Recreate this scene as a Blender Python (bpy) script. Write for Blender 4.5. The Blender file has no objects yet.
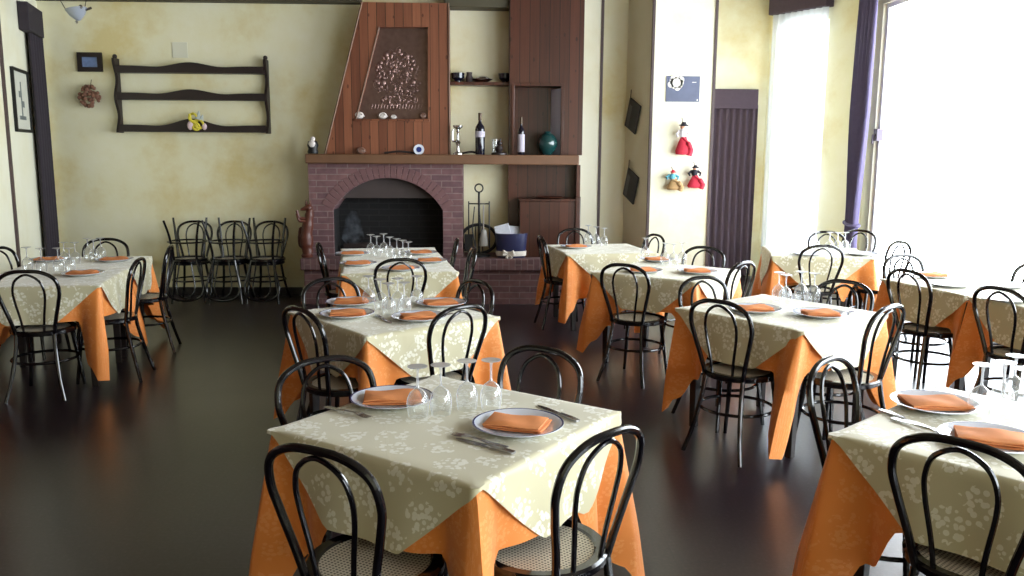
import bpy, math, random
from mathutils import Matrix, Vector
random.seed(7)
sin, cos, pi, R = math.sin, math.cos, math.pi, math.radians
SC = bpy.context.scene
COL = SC.collection

# ------------------------------------------------------------------ camera
FOC, PITCH, CAMH, ROLL, YAW = 840.0, R(9.0), 1.65, 0.006, R(2.1)
cam_data = bpy.data.cameras.new('camera')
cam = bpy.data.objects.new('camera', cam_data)
COL.objects.link(cam)
cam_data.sensor_width = 36.0
cam_data.lens = FOC / 1024 * 36.0
cam_data.clip_start = 0.05
cam.matrix_world = (Matrix.Translation((0, 0, CAMH)) @ Matrix.Rotation(-YAW, 4, 'Z')
                    @ Matrix.Rotation(pi / 2 - PITCH, 4, 'X') @ Matrix.Rotation(ROLL, 4, 'Z'))
SC.camera = cam

# ------------------------------------------------------------------ world, exposure
SKY = 9.0
world = bpy.data.worlds.new('overcast_sky')
SC.world = world
world.use_nodes = True
bg = world.node_tree.nodes['Background']
bg.inputs[0].default_value = (0.88, 0.94, 1.0, 1)
bg.inputs[1].default_value = SKY
SC.view_settings.view_transform = 'Standard'
SC.view_settings.look = 'None'
SC.view_settings.gamma = 1.0
SC.view_settings.use_curve_mapping = False
SC.view_settings.exposure = 0.8
SC.cycles.transparent_max_bounces = 40
SC.cycles.max_bounces = 10
SC.cycles.diffuse_bounces = 6


def portal(loc, normal, sx, sy):
    l = bpy.data.lights.new('daylight_portal', 'AREA')
    l.shape = 'RECTANGLE'
    l.size, l.size_y = sx, sy
    l.cycles.is_portal = True
    o = bpy.data.objects.new('daylight_portal', l)
    COL.objects.link(o)
    o.location = loc
    o.rotation_euler = Vector(normal).to_track_quat('-Z', 'Y').to_euler()


# room corners in plan: back wall along X at Y = 9.85
BY = 9.85
A = Vector((3.85, 11.5)); B = Vector((4.65, 10.15))            # slanting window wall
CL = Vector((-4.92, 9.85)); DL = Vector((0.26, -0.966)).normalized()   # slanting left wall
RX = 4.65
CEIL = 3.8
portal((RX + 0.1, 6.45, 1.75), (-1, 0, 0), 6.8, 3.3)
mid = (A + B) / 2
portal((mid.x + 0.12, mid.y + 0.07, 1.9), (-0.86, -0.51, 0), 3.0, 0.95)
portal((RX + 0.1, -0.1, 1.75), (-1, 0, 0), 4.6, 3.3)


# ------------------------------------------------------------------ pixel <-> place
def ray(px, py):
    d = cam.matrix_world.to_3x3() @ Vector(((px - 512) / FOC, (288 - py) / FOC, -1))
    return d


def at(px, py, z):
    d = ray(px, py)
    t = (z - CAMH) / d.z
    return Vector((d.x * t, d.y * t, z))


def W(px, py, Y=BY):
    d = ray(px, py)
    t = Y / d.y
    return Vector((d.x * t, Y, CAMH + d.z * t))


def on_line(px, py, P, D):
    """the point of the vertical wall P + t*D seen at a pixel: (t, z)"""
    d = ray(px, py)
    det = d.x * (-D.y) + D.x * d.y
    s = (P.x * (-D.y) + D.x * P.y) / det
    t = (d.x * P.y - d.y * P.x) / det
    return t, CAMH + d.z * s


# ------------------------------------------------------------------ materials
def nodes(name):
    m = bpy.data.materials.new(name)
    m.use_nodes = True
    nt = m.node_tree
    return m, nt, nt.nodes, nt.links, nt.nodes['Principled BSDF']


def srgb(r, g, b):
    f = lambda c: (c / 255 / 12.92) if c / 255 <= 0.04045 else ((c / 255 + 0.055) / 1.055) ** 2.4
    return (f(r), f(g), f(b), 1)


def plain(name, rgb, rough=0.5, metal=0.0, coat=0.0, noise=0.0, scale=30.0, spec=0.5):
    m, nt, N, L, b = nodes(name)
    c = srgb(*rgb)
    b.inputs['Base Color'].default_value = c
    b.inputs['Roughness'].default_value = rough
    b.inputs['Metallic'].default_value = metal
    b.inputs['Coat Weight'].default_value = coat
    b.inputs['Specular IOR Level'].default_value = spec
    if noise:
        tc = N.new('ShaderNodeTexCoord'); n = N.new('ShaderNodeTexNoise'); mx = N.new('ShaderNodeMix')
        mx.data_type = 'RGBA'
        n.inputs['Scale'].default_value = scale; n.inputs['Detail'].default_value = 4
        L.new(tc.outputs['Object'], n.inputs['Vector'])
        L.new(n.outputs['Fac'], mx.inputs[0])
        mx.inputs[6].default_value = tuple(x * (1 - noise) for x in c[:3]) + (1,)
        mx.inputs[7].default_value = tuple(min(1, x * (1 + noise)) for x in c[:3]) + (1,)
        L.new(mx.outputs[2], b.inputs['Base Color'])
    return m


def ramp(N, stops):
    r = N.new('ShaderNodeValToRGB')
    e = r.color_ramp.elements
    while len(e) < len(stops): e.new(0.5)
    for el, (p, c) in zip(e, stops):
        el.position = p; el.color = c
    return r


def math_node(N, L, op, a, b=None, c=None):
    n = N.new('ShaderNodeMath'); n.operation = op
    for i, v in enumerate((a, b, c)):
        if v is None: continue
        if isinstance(v, (int, float)): n.inputs[i].default_value = v
        else: L.new(v, n.inputs[i])
    return n.outputs[0]


def wall_paint(name, cols, scale=0.9):
    m, nt, N, L, b = nodes(name)
    tc = N.new('ShaderNodeTexCoord')
    n = N.new('ShaderNodeTexNoise'); n.inputs['Scale'].default_value = scale; n.inputs['Detail'].default_value = 6
    n.inputs['Roughness'].default_value = 0.62
    L.new(tc.outputs['Object'], n.inputs['Vector'])
    r = ramp(N, [(0.36, srgb(*cols[0])), (0.5, srgb(*cols[1])), (0.66, srgb(*cols[2]))])
    L.new(n.outputs['Fac'], r.inputs[0]); L.new(r.outputs[0], b.inputs['Base Color'])
    b.inputs['Roughness'].default_value = 0.75
    n2 = N.new('ShaderNodeTexNoise'); n2.inputs['Scale'].default_value = 26; n2.inputs['Detail'].default_value = 3
    L.new(tc.outputs['Object'], n2.inputs['Vector'])
    bp = N.new('ShaderNodeBump'); bp.inputs['Strength'].default_value = 0.12; bp.inputs['Distance'].default_value = 0.01
    L.new(n2.outputs['Fac'], bp.inputs['Height']); L.new(bp.outputs[0], b.inputs['Normal'])
    return m


def wood_boards(name, light, dark, width, rough=0.38):
    m, nt, N, L, b = nodes(name)
    tc = N.new('ShaderNodeTexCoord'); sp = N.new('ShaderNodeSeparateXYZ')
    L.new(tc.outputs['Object'], sp.inputs[0])
    u = math_node(N, L, 'ADD', sp.outputs[0], math_node(N, L, 'MULTIPLY', sp.outputs[1], 0.83))
    q = math_node(N, L, 'DIVIDE', u, width)
    fl = math_node(N, L, 'FLOOR', q); fr = math_node(N, L, 'FRACT', q)
    wn = N.new('ShaderNodeTexWhiteNoise'); wn.noise_dimensions = '1D'; L.new(fl, wn.inputs['W'])
    gr = N.new('ShaderNodeTexNoise'); gr.inputs['Scale'].default_value = 1.0; gr.inputs['Detail'].default_value = 5
    cb = N.new('ShaderNodeCombineXYZ')
    L.new(math_node(N, L, 'MULTIPLY', u, 45), cb.inputs[0]); L.new(math_node(N, L, 'MULTIPLY', sp.outputs[2], 2.2), cb.inputs[2])
    L.new(math_node(N, L, 'MULTIPLY', fl, 7.3), cb.inputs[1]); L.new(cb.outputs[0], gr.inputs['Vector'])
    kn = N.new('ShaderNodeTexVoronoi'); kn.inputs['Scale'].default_value = 1.0
    ck = N.new('ShaderNodeCombineXYZ')
    L.new(math_node(N, L, 'MULTIPLY', u, 11), ck.inputs[0]); L.new(math_node(N, L, 'MULTIPLY', sp.outputs[2], 5.5), ck.inputs[2])
    L.new(ck.outputs[0], kn.inputs['Vector'])
    knot = math_node(N, L, 'LESS_THAN', kn.outputs['Distance'], 0.13)
    f = math_node(N, L, 'ADD', math_node(N, L, 'MULTIPLY', wn.outputs['Value'], 0.55), math_node(N, L, 'MULTIPLY', gr.outputs['Fac'], 0.6))
    f = math_node(N, L, 'SUBTRACT', f, math_node(N, L, 'MULTIPLY', knot, 0.6))
    r = ramp(N, [(0.1, srgb(*dark)), (0.95, srgb(*light))])
    L.new(f, r.inputs[0])
    gap = math_node(N, L, 'LESS_THAN', fr, 0.06)
    mx = N.new('ShaderNodeMix'); mx.data_type = 'RGBA'
    L.new(gap, mx.inputs[0]); L.new(r.outputs[0], mx.inputs[6]); mx.inputs[7].default_value = srgb(*[c * 0.35 for c in dark])
    L.new(mx.outputs[2], b.inputs['Base Color'])
    b.inputs['Roughness'].default_value = rough
    return m


def brick_mat(name, c1, c2, mortar, bw=0.23, rh=0.068, swap=False):
    m, nt, N, L, b = nodes(name)
    tc = N.new('ShaderNodeTexCoord'); sp = N.new('ShaderNodeSeparateXYZ'); cb = N.new('ShaderNodeCombineXYZ')
    L.new(tc.outputs['Object'], sp.inputs[0])
    u = math_node(N, L, 'ADD', sp.outputs[0], sp.outputs[1])
    L.new(u, cb.inputs[1 if swap else 0]); L.new(sp.outputs[2], cb.inputs[0 if swap else 1])
    br = N.new('ShaderNodeTexBrick')
    br.inputs['Scale'].default_value = 1; br.inputs['Brick Width'].default_value = bw; br.inputs['Row Height'].default_value = rh
    br.inputs['Mortar Size'].default_value = 0.006; br.inputs['Mortar Smooth'].default_value = 0.2
    br.inputs['Color1'].default_value = srgb(*c1); br.inputs['Color2'].default_value = srgb(*c2); br.inputs['Mortar'].default_value = srgb(*mortar)
    L.new(cb.outputs[0], br.inputs['Vector'])
    n = N.new('ShaderNodeTexNoise'); n.inputs['Scale'].default_value = 14; L.new(tc.outputs['Object'], n.inputs['Vector'])
    mx = N.new('ShaderNodeMix'); mx.data_type = 'RGBA'; mx.blend_type = 'MULTIPLY'; mx.inputs[0].default_value = 0.5
    r = ramp(N, [(0.3, (0.6, 0.6, 0.6, 1)), (0.7, (1.2, 1.2, 1.2, 1))]); L.new(n.outputs['Fac'], r.inputs[0])
    L.new(br.outputs['Color'], mx.inputs[6]); L.new(r.outputs[0], mx.inputs[7]); L.new(mx.outputs[2], b.inputs['Base Color'])
    bp = N.new('ShaderNodeBump'); bp.inputs['Strength'].default_value = 0.5; bp.inputs['Distance'].default_value = 0.006; bp.invert = True
    L.new(br.outputs['Fac'], bp.inputs['Height']); L.new(bp.outputs[0], b.inputs['Normal'])
    b.inputs['Roughness'].default_value = 0.8
    return m


def floor_mat():
    m, nt, N, L, b = nodes('dark polished tiles')
    tc = N.new('ShaderNodeTexCoord')
    n = N.new('ShaderNodeTexNoise'); n.inputs['Scale'].default_value = 60; n.inputs['Detail'].default_value = 6
    L.new(tc.outputs['Object'], n.inputs['Vector'])
    r = ramp(N, [(0.35, srgb(26, 18, 23)), (0.6, srgb(44, 33, 41)), (0.8, srgb(74, 60, 72))])
    L.new(n.outputs['Fac'], r.inputs[0])
    br = N.new('ShaderNodeTexBrick'); br.offset = 0
    br.inputs['Scale'].default_value = 1; br.inputs['Brick Width'].default_value = 0.4; br.inputs['Row Height'].default_value = 0.4
    br.inputs['Mortar Size'].default_value = 0.003
    br.inputs['Color1'].default_value = (1, 1, 1, 1); br.inputs['Color2'].default_value = (0.86, 0.86, 0.86, 1); br.inputs['Mortar'].default_value = (0.5, 0.5, 0.5, 1)
    L.new(tc.outputs['Object'], br.inputs['Vector'])
    mx = N.new('ShaderNodeMix'); mx.data_type = 'RGBA'; mx.blend_type = 'MULTIPLY'; mx.inputs[0].default_value = 1
    L.new(r.outputs[0], mx.inputs[6]); L.new(br.outputs['Color'], mx.inputs[7]); L.new(mx.outputs[2], b.inputs['Base Color'])
    n2 = N.new('ShaderNodeTexNoise'); n2.inputs['Scale'].default_value = 1.5; n2.inputs['Detail'].default_value = 3
    L.new(tc.outputs['Object'], n2.inputs['Vector'])
    r2 = ramp(N, [(0.2, (0.27, 0.27, 0.27, 1)), (0.9, (0.33, 0.33, 0.33, 1))]); L.new(n2.outputs['Fac'], r2.inputs[0])
    L.new(r2.outputs[0], b.inputs['Roughness'])
    b.inputs['Specular IOR Level'].default_value = 1.0
    return m


def cloth_mat(name, base, fig, scale, amount, sheen=0.2, rough=0.6):
    """damask: flower-like figure of a second shade, laid out in the cloth's own flat coordinates"""
    m, nt, N, L, b = nodes(name)
    tc = N.new('ShaderNodeTexCoord')
    nz = N.new('ShaderNodeTexNoise'); nz.inputs['Scale'].default_value = scale * 3.0; nz.inputs['Detail'].default_value = 3
    L.new(tc.outputs['UV'], nz.inputs['Vector'])
    v = N.new('ShaderNodeTexVoronoi'); v.inputs['Scale'].default_value = scale; v.inputs['Randomness'].default_value = 0.3
    L.new(tc.outputs['UV'], v.inputs['Vector'])
    v2 = N.new('ShaderNodeTexVoronoi'); v2.inputs['Scale'].default_value = scale * 7.5; v2.inputs['Randomness'].default_value = 1
    L.new(tc.outputs['UV'], v2.inputs['Vector'])
    d = math_node(N, L, 'ADD', v.outputs['Distance'], math_node(N, L, 'MULTIPLY', math_node(N, L, 'SUBTRACT', nz.outputs['Fac'], 0.5), 0.6))
    inside = math_node(N, L, 'LESS_THAN', d, 0.44)
    petal = math_node(N, L, 'LESS_THAN', v2.outputs['Distance'], 0.5)
    f = math_node(N, L, 'MULTIPLY', math_node(N, L, 'MULTIPLY', inside, petal), amount)
    n3 = N.new('ShaderNodeTexNoise'); n3.inputs['Scale'].default_value = 2.2; L.new(tc.outputs['UV'], n3.inputs['Vector'])
    mx = N.new('ShaderNodeMix'); mx.data_type = 'RGBA'
    L.new(f, mx.inputs[0]); mx.inputs[6].default_value = srgb(*base); mx.inputs[7].default_value = srgb(*fig)
    L.new(mx.outputs[2], b.inputs['Base Color'])
    # crease lines of the folded cloth and fine thread, as relief
    sp = N.new('ShaderNodeSeparateXYZ'); L.new(tc.outputs['UV'], sp.inputs[0])
    cr = None
    for i in (0, 1):
        ab = math_node(N, L, 'ABSOLUTE', math_node(N, L, 'SUBTRACT', math_node(N, L, 'FRACT', math_node(N, L, 'ADD', math_node(N, L, 'DIVIDE', sp.outputs[i], 0.42), 0.02)), 0.5))
        l = math_node(N, L, 'LESS_THAN', ab, 0.012)
        cr = l if cr is None else math_node(N, L, 'MAXIMUM', cr, l)
    h = math_node(N, L, 'ADD', math_node(N, L, 'MULTIPLY', cr, 0.5), math_node(N, L, 'MULTIPLY', n3.outputs['Fac'], 1.2))
    h = math_node(N, L, 'ADD', h, math_node(N, L, 'MULTIPLY', f, 0.25))
    bp = N.new('ShaderNodeBump'); bp.inputs['Strength'].default_value = 0.5; bp.inputs['Distance'].default_value = 0.006
    L.new(h, bp.inputs['Height']); L.new(bp.outputs[0], b.inputs['Normal'])
    b.inputs['Roughness'].default_value = rough
    b.inputs['Sheen Weight'].default_value = sheen
    b.inputs['Specular IOR Level'].default_value = 0.35
    return m


def cane_mat():
    m, nt, N, L, b = nodes('woven cane')
    tc = N.new('ShaderNodeTexCoord'); sp = N.new('ShaderNodeSeparateXYZ'); L.new(tc.outputs['Object'], sp.inputs[0])
    fs = []
    for i in (0, 1):
        q = math_node(N, L, 'FRACT', math_node(N, L, 'DIVIDE', sp.outputs[i], 0.0125))
        fs.append(math_node(N, L, 'LESS_THAN', math_node(N, L, 'ABSOLUTE', math_node(N, L, 'SUBTRACT', q, 0.5)), 0.27))
    hole = math_node(N, L, 'MULTIPLY', fs[0], fs[1])
    mx = N.new('ShaderNodeMix'); mx.data_type = 'RGBA'; L.new(hole, mx.inputs[0])
    mx.inputs[6].default_value = srgb(196, 188, 170); mx.inputs[7].default_value = srgb(70, 62, 54)
    L.new(mx.outputs[2], b.inputs['Base Color']); b.inputs['Roughness'].default_value = 0.45
    return m


def clear_glass(name, tint, gloss=1.0, rough=0.02, rim_white=0.0, even_white=0.06):
    m, nt, N, L, b = nodes(name)
    N.remove(b)
    t = N.new('ShaderNodeBsdfTransparent'); t.inputs[0].default_value = tint
    g = N.new('ShaderNodeBsdfGlossy'); g.inputs['Roughness'].default_value = rough
    fr = N.new('ShaderNodeLayerWeight'); fr.inputs[0].default_value = 0.5
    mx = N.new('ShaderNodeMixShader')
    f = math_node(N, L, 'ADD', math_node(N, L, 'MULTIPLY', math_node(N, L, 'POWER', fr.outputs['Facing'], 4.5), 0.9), 0.045)
    f = math_node(N, L, 'MINIMUM', math_node(N, L, 'MULTIPLY', f, gloss), 0.95)
    L.new(f, mx.inputs[0]); L.new(t.outputs[0], mx.inputs[1]); L.new(g.outputs[0], mx.inputs[2])
    out = mx.outputs[0]
    if rim_white:  # white mixed in towards the edges stands in for bright rim highlights
        dd = N.new('ShaderNodeBsdfTranslucent'); dd.inputs[0].default_value = (0.9, 0.92, 0.96, 1)
        df = N.new('ShaderNodeBsdfDiffuse'); df.inputs[0].default_value = (0.9, 0.92, 0.96, 1)
        md = N.new('ShaderNodeMixShader'); L.new(dd.outputs[0], md.inputs[1]); L.new(df.outputs[0], md.inputs[2])
        lw = N.new('ShaderNodeLayerWeight'); lw.inputs[0].default_value = 0.35
        k = math_node(N, L, 'ADD', math_node(N, L, 'MULTIPLY', math_node(N, L, 'POWER', lw.outputs['Facing'], 2.5), rim_white), even_white)
        m2 = N.new('ShaderNodeMixShader'); L.new(k, m2.inputs[0]); L.new(out, m2.inputs[1]); L.new(md.outputs[0], m2.inputs[2])
        out = m2.outputs[0]
    L.new(out, N['Material Output'].inputs[0])
    return m


def sheer_mat():
    m, nt, N, L, b = nodes('white sheer voile')
    N.remove(b)
    t = N.new('ShaderNodeBsdfTransparent'); t.inputs[0].default_value = (0.95, 0.97, 1, 1)
    tl = N.new('ShaderNodeBsdfTranslucent'); tl.inputs[0].default_value = (0.9, 0.92, 0.96, 1)
    d = N.new('ShaderNodeBsdfDiffuse'); d.inputs[0].default_value = (0.88, 0.9, 0.93, 1)
    m1 = N.new('ShaderNodeMixShader'); m1.inputs[0].default_value = 0.6
    m2 = N.new('ShaderNodeMixShader'); m2.inputs[0].default_value = 0.65
    L.new(d.outputs[0], m1.inputs[1]); L.new(tl.outputs[0], m1.inputs[2])
    L.new(t.outputs[0], m2.inputs[1]); L.new(m1.outputs[0], m2.inputs[2])
    L.new(m2.outputs[0], N['Material Output'].inputs[0])
    return m


MT = dict(
    wall=wall_paint('sponged yellow plaster', [(214, 198, 144), (226, 220, 186), (231, 227, 203)]),
    wall_pale=wall_paint('pale cream plaster', [(226, 219, 186), (232, 229, 204), (236, 234, 214)]),
    ceiling=plain('darkened timber ceiling', (120, 104, 84), 0.7, noise=0.1),  # unseen ceiling, given a dark tone to cut the bounced light
    floor=floor_mat(),
    beam=plain('dark olive stained beam', (74, 68, 50), 0.6, noise=0.15, scale=8),
    trim=plain('dark corner moulding', (72, 56, 56), 0.5),
    base=plain('dark skirting', (34, 30, 30), 0.45),
    black=plain('black lacquered bentwood', (6, 5, 9), 0.16, coat=0.2),
    cane=cane_mat(),
    table_wood=plain('dark brown table wood', (30, 22, 20), 0.45, noise=0.2),
    orange=cloth_mat('orange damask', (230, 138, 62), (236, 154, 84), 11, 0.8),
    cream=cloth_mat('cream flowered damask', (200, 193, 158), (238, 236, 220), 7.0, 0.8, 0.4, 0.45),
    napkin=plain('orange napkin cotton', (228, 146, 88), 0.8, noise=0.08, scale=60),
    china=plain('white china', (222, 228, 240), 0.12, coat=0.3),
    blue=plain('cobalt blue glaze', (46, 58, 120), 0.15, coat=0.3),
    steel=plain('cutlery steel', (190, 190, 195), 0.22, 1.0),
    glass=clear_glass('clear drinking glass', (0.96, 0.97, 0.97, 1), 2.4, 0.04, 0.85),
    glass_foot=clear_glass('whitened glass foot', (0.96, 0.97, 0.97, 1), 2.4, 0.05, 0.6, 0.26),  # evenly whitened to imitate highlights on feet and stems
    pane=clear_glass('window pane glass', (0.97, 0.98, 0.98, 1), 0.8),
    frame=plain('white window paint', (236, 236, 236), 0.4),
    purple=plain('aubergine velvet', (88, 80, 112), 0.85, noise=0.15, scale=20),
    purple_dark=plain('dark aubergine velvet', (72, 58, 68), 0.85, noise=0.15, scale=20),
    purple_shaded=plain('shaded aubergine velvet', (44, 37, 44), 0.9, noise=0.15, scale=20),  # same velvet as the other curtains, shade put into the colour
    sheer=sheer_mat(),
    brick=brick_mat('old red brick', (120, 86, 86), (100, 72, 76), (130, 108, 106)),
    soldier=brick_mat('red brick on edge', (118, 86, 86), (98, 72, 76), (130, 108, 106), bw=0.30, rh=0.068, swap=True),
    soot=brick_mat('sooty firebrick', (20, 19, 20), (14, 13, 14), (34, 33, 34)),
    soot_plain=plain('smoked steel plate', (66, 56, 54), 0.7, noise=0.3, scale=6),
    pine=wood_boards('red stained pine boards', (142, 88, 62), (86, 46, 32), 0.095),
    walnut=wood_boards('dark stained boards', (92, 50, 36), (50, 26, 19), 0.11, 0.32),
    mantel=plain('oiled oak beam', (108, 76, 53), 0.5, noise=0.3, scale=5),
    rack=plain('near black walnut', (34, 22, 20), 0.5, noise=0.3, scale=10),
    copper=plain('embossed dull copper', (120, 96, 90), 0.35, 0.85, noise=0.3, scale=18),
    copper_bright=plain('worn copper relief', (138, 112, 106), 0.42, 0.9, noise=0.25, scale=40),
    iron=plain('black wrought iron', (22, 21, 22), 0.5, 0.3),
    silver=plain('polished silver', (200, 200, 205), 0.12, 1.0),
    bottle=plain('dark wine bottle glass', (10, 12, 30), 0.08, coat=0.5),
    label=plain('paper wine label', (178, 172, 186), 0.7),
    capsule=plain('bottle capsule foil', (74, 58, 40), 0.4, 0.3),
    teal=plain('teal glazed ceramic', (22, 62, 62), 0.12, coat=0.5, noise=0.35, scale=9),
    shell=plain('pale shell', (205, 196, 190), 0.4, noise=0.15, scale=50),
    shell_dark=plain('brown shell', (118, 88, 74), 0.4, noise=0.35, scale=60),
    fox=plain('red brown carved wood', (84, 40, 26), 0.45, noise=0.3, scale=8),
    basket=plain('navy painted bucket', (34, 38, 72), 0.35),
    paper=plain('old newspaper', (196, 198, 206), 0.8, noise=0.12, scale=40),
    ribbon=plain('ivory ribbon', (214, 206, 196), 0.6),
    niche_gleam=plain('pale blue niche gleam', (214, 222, 250), 0.35),  # bluish reflection on the niche side, put into the colour
    card=plain('grey blue card', (92, 98, 122), 0.5, noise=0.45, scale=5),
    card_white=plain('pale blossom print', (240, 236, 226), 0.5),
    red=plain('red doll cloth', (198, 44, 66), 0.8, noise=0.2, scale=40),
    doll_black=plain('black doll cloth', (36, 34, 44), 0.8),
    doll_white=plain('white doll cloth', (226, 222, 226), 0.8),
    doll_blue=plain('turquoise doll cloth', (96, 170, 190), 0.8),
    skin=plain('doll skin', (206, 150, 120), 0.7),
    straw=plain('straw', (176, 142, 96), 0.8, noise=0.2, scale=60),
    slate=plain('dark slate', (46, 48, 54), 0.55, noise=0.25, scale=25),
    slate_mark=plain('chalk grey slate face', (92, 94, 102), 0.6),
    string=plain('dark cord', (60, 50, 44), 0.8),
    print_blue=plain('blue print', (110, 130, 170), 0.4, noise=0.45, scale=26),
    print_grey=plain('grey engraving', (168, 174, 168), 0.6, noise=0.2, scale=30),
    mount=plain('pale picture mount', (206, 206, 192), 0.7),
    print_ink=plain('engraving ink', (112, 118, 116), 0.7),
    dried=plain('dried flower heads', (120, 84, 66), 0.9, noise=0.5, scale=70),
    yellow=plain('yellow ribbon', (206, 190, 60), 0.6, noise=0.2, scale=50),
    pinkish=plain('pale pink felt', (208, 184, 190), 0.8),
    frosted=plain('frosted lamp glass', (150, 156, 166), 0.3),
    patch=plain('pale plaster patch', (214, 212, 192), 0.7),
    ash=plain('wood ash', (120, 118, 120), 0.95, noise=0.4, scale=30),
    bark=plain('charred log', (44, 34, 30), 0.9, noise=0.4, scale=30),
    handle=plain('grey window handle', (96, 88, 100), 0.4, 0.5),
)


# ------------------------------------------------------------------ mesh builder
class MB:
    def __init__(s):
        s.v, s.f, s.mi, s.uv = [], [], [], None

    def add(s, vs, fs, mi=0):
        o = len(s.v)
        s.v += [tuple(x) for x in vs]
        s.f += [tuple(i + o for i in f) for f in fs]
        s.mi += [mi] * len(fs)
        return s

    def box(s, x0, y0, z0, x1, y1, z1, mi=0, M=None):
        vs = [(x, y, z) for z in (z0, z1) for y in (y0, y1) for x in (x0, x1)]
        if M is not None: vs = [M @ Vector(v) for v in vs]
        return s.add(vs, [(0, 2, 3, 1), (4, 5, 7, 6), (0, 1, 5, 4), (2, 6, 7, 3), (0, 4, 6, 2), (1, 3, 7, 5)], mi)

    def tube(s, path, rad, seg=10, closed=False, mi=0):
        P = [Vector(p) for p in path]; n = len(P)
        rr = rad if isinstance(rad, (list, tuple)) else [rad] * n
        vs, fs = [], []
        prev = None
        for i in range(n):
            if closed: t = P[(i + 1) % n] - P[i - 1]
            else: t = P[min(i + 1, n - 1)] - P[max(i - 1, 0)]
            t.normalize()
            if prev is None:
                a = Vector((0, 0, 1)) if abs(t.z) < 0.9 else Vector((1, 0, 0))
                u = t.cross(a).normalized()
            else:
                u = (prev - t * prev.dot(t)).normalized()
            prev = u; w = t.cross(u)
            for k in range(seg):
                an = 2 * pi * k / seg
                vs.append(P[i] + (u * cos(an) + w * sin(an)) * rr[i])
        m = n if closed else n - 1
        for i in range(m):
            j = (i + 1) % n
            for k in range(seg):
                l = (k + 1) % seg
                fs.append((i * seg + k, i * seg + l, j * seg + l, j * seg + k))
        if not closed:
            fs.append(tuple(range(seg - 1, -1, -1)))
            fs.append(tuple((n - 1) * seg + k for k in range(seg)))
        return s.add(vs, fs, mi)

    def lathe(s, prof, seg=24, c=(0, 0, 0), mi=0, M=None):
        vs, fs = [], []
        n = len(prof)
        for r, z in prof:
            for k in range(seg):
                a = 2 * pi * k / seg
                v = Vector((r * cos(a), r * sin(a), z))
                if M is not None: v = M @ v
                vs.append(v + Vector(c))
        for i in range(n - 1):
            for k in range(seg):
                l = (k + 1) % seg
                fs.append((i * seg + k, i * seg + l, (i + 1) * seg + l, (i + 1) * seg + k))
        return s.add(vs, fs, mi)

    def prism(s, poly, f, a, b, mi=0):
        """poly: 2D outline; f(u, v, d) -> point, d runs from a to b"""
        n = len(poly)
        vs = [f(u, v, a) for u, v in poly] + [f(u, v, b) for u, v in poly]
        fs = [tuple(range(n)), tuple(range(2 * n - 1, n - 1, -1))]
        fs += [(i, n + i, n + (i + 1) % n, (i + 1) % n) for i in range(n)]
        return s.add(vs, fs, mi)

    def ball(s, c, r, seg=12, mi=0, sc=(1, 1, 1)):
        vs, fs = [], []
        rings = max(6, seg // 2)
        for i in range(rings + 1):
            t = pi * i / rings
            for k in range(seg):
                a = 2 * pi * k / seg
                vs.append((c[0] + r * sc[0] * sin(t) * cos(a), c[1] + r * sc[1] * sin(t) * sin(a), c[2] + r * sc[2] * cos(t)))
        for i in range(rings):
            for k in range(seg):
                l = (k + 1) % seg
                fs.append((i * seg + k, (i + 1) * seg + k, (i + 1) * seg + l, i * seg + l))
        return s.add(vs, fs, mi)

    def mesh(s, name, mats, smooth=35):
        me = bpy.data.meshes.new(name)
        me.from_pydata(s.v, [], s.f)
        for m in (mats if isinstance(mats, (list, tuple)) else [mats]): me.materials.append(m)
        for p, i in zip(me.polygons, s.mi): p.material_index = i
        if s.uv:
            ul = me.uv_layers.new(name='UVMap')
            for lp in me.loops: ul.data[lp.index].uv = s.uv[lp.vertex_index]
        import bmesh
        bm = bmesh.new(); bm.from_mesh(me)
        if not s.uv: bmesh.ops.remove_doubles(bm, verts=bm.verts, dist=1e-6)
        bmesh.ops.recalc_face_normals(bm, faces=bm.faces)
        bm.to_mesh(me); bm.free()
        if smooth:
            for p in me.polygons: p.use_smooth = True
            me.set_sharp_from_angle(angle=R(smooth))
        me.update()
        return me


def obj(name, mb, mats, parent=None, world=False, bevel=0, smooth=35, loc=None):
    """one mesh object; world=True: the builder holds room coordinates, shifted to the parent's base"""
    me = mb if isinstance(mb, bpy.types.Mesh) else None
    if me is None:
        if world and parent is not None:
            p = parent
            off = Vector((0, 0, 0))
            while p is not None: off += p.location; p = p.parent
            mb.v = [tuple(Vector(v) - off) for v in mb.v]
        me = mb.mesh(name, mats, smooth)
    o = bpy.data.objects.new(name, me)
    COL.objects.link(o)
    if parent is not None: o.parent = parent
    if loc is not None: o.location = loc
    if bevel:
        b = o.modifiers.new('edge', 'BEVEL'); b.width = bevel; b.segments = 2; b.limit_method = 'ANGLE'
    return o


def tag(o, label, cat, group=None, kind=None):
    o['label'] = label; o['category'] = cat
    if group: o['group'] = group
    if kind: o['kind'] = kind
    return o


def thing(name, label, cat, loc=(0, 0, 0), rotz=0, group=None):
    o = bpy.data.objects.new(name, None)
    o.empty_display_size = 0.1
    COL.objects.link(o)
    o.location = loc; o.rotation_euler = (0, 0, rotz)
    return tag(o, label, cat, group)


def struct(name, mb, mats, label, cat, world=True, bevel=0, smooth=35):
    o = obj(name, mb, mats, None, world, bevel, smooth)
    return tag(o, label, cat, None, 'structure')


def dup(root, loc, rot, label, group=None):
    r = root.copy(); COL.objects.link(r); r.location = loc; r.rotation_euler = rot
    r['label'] = label
    if group: r['group'] = group
    for ch in list(root.children):
        c = ch.copy(); COL.objects.link(c); c.parent = r
        for g in list(ch.children):
            d = g.copy(); COL.objects.link(d); d.parent = c
    return r


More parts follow.
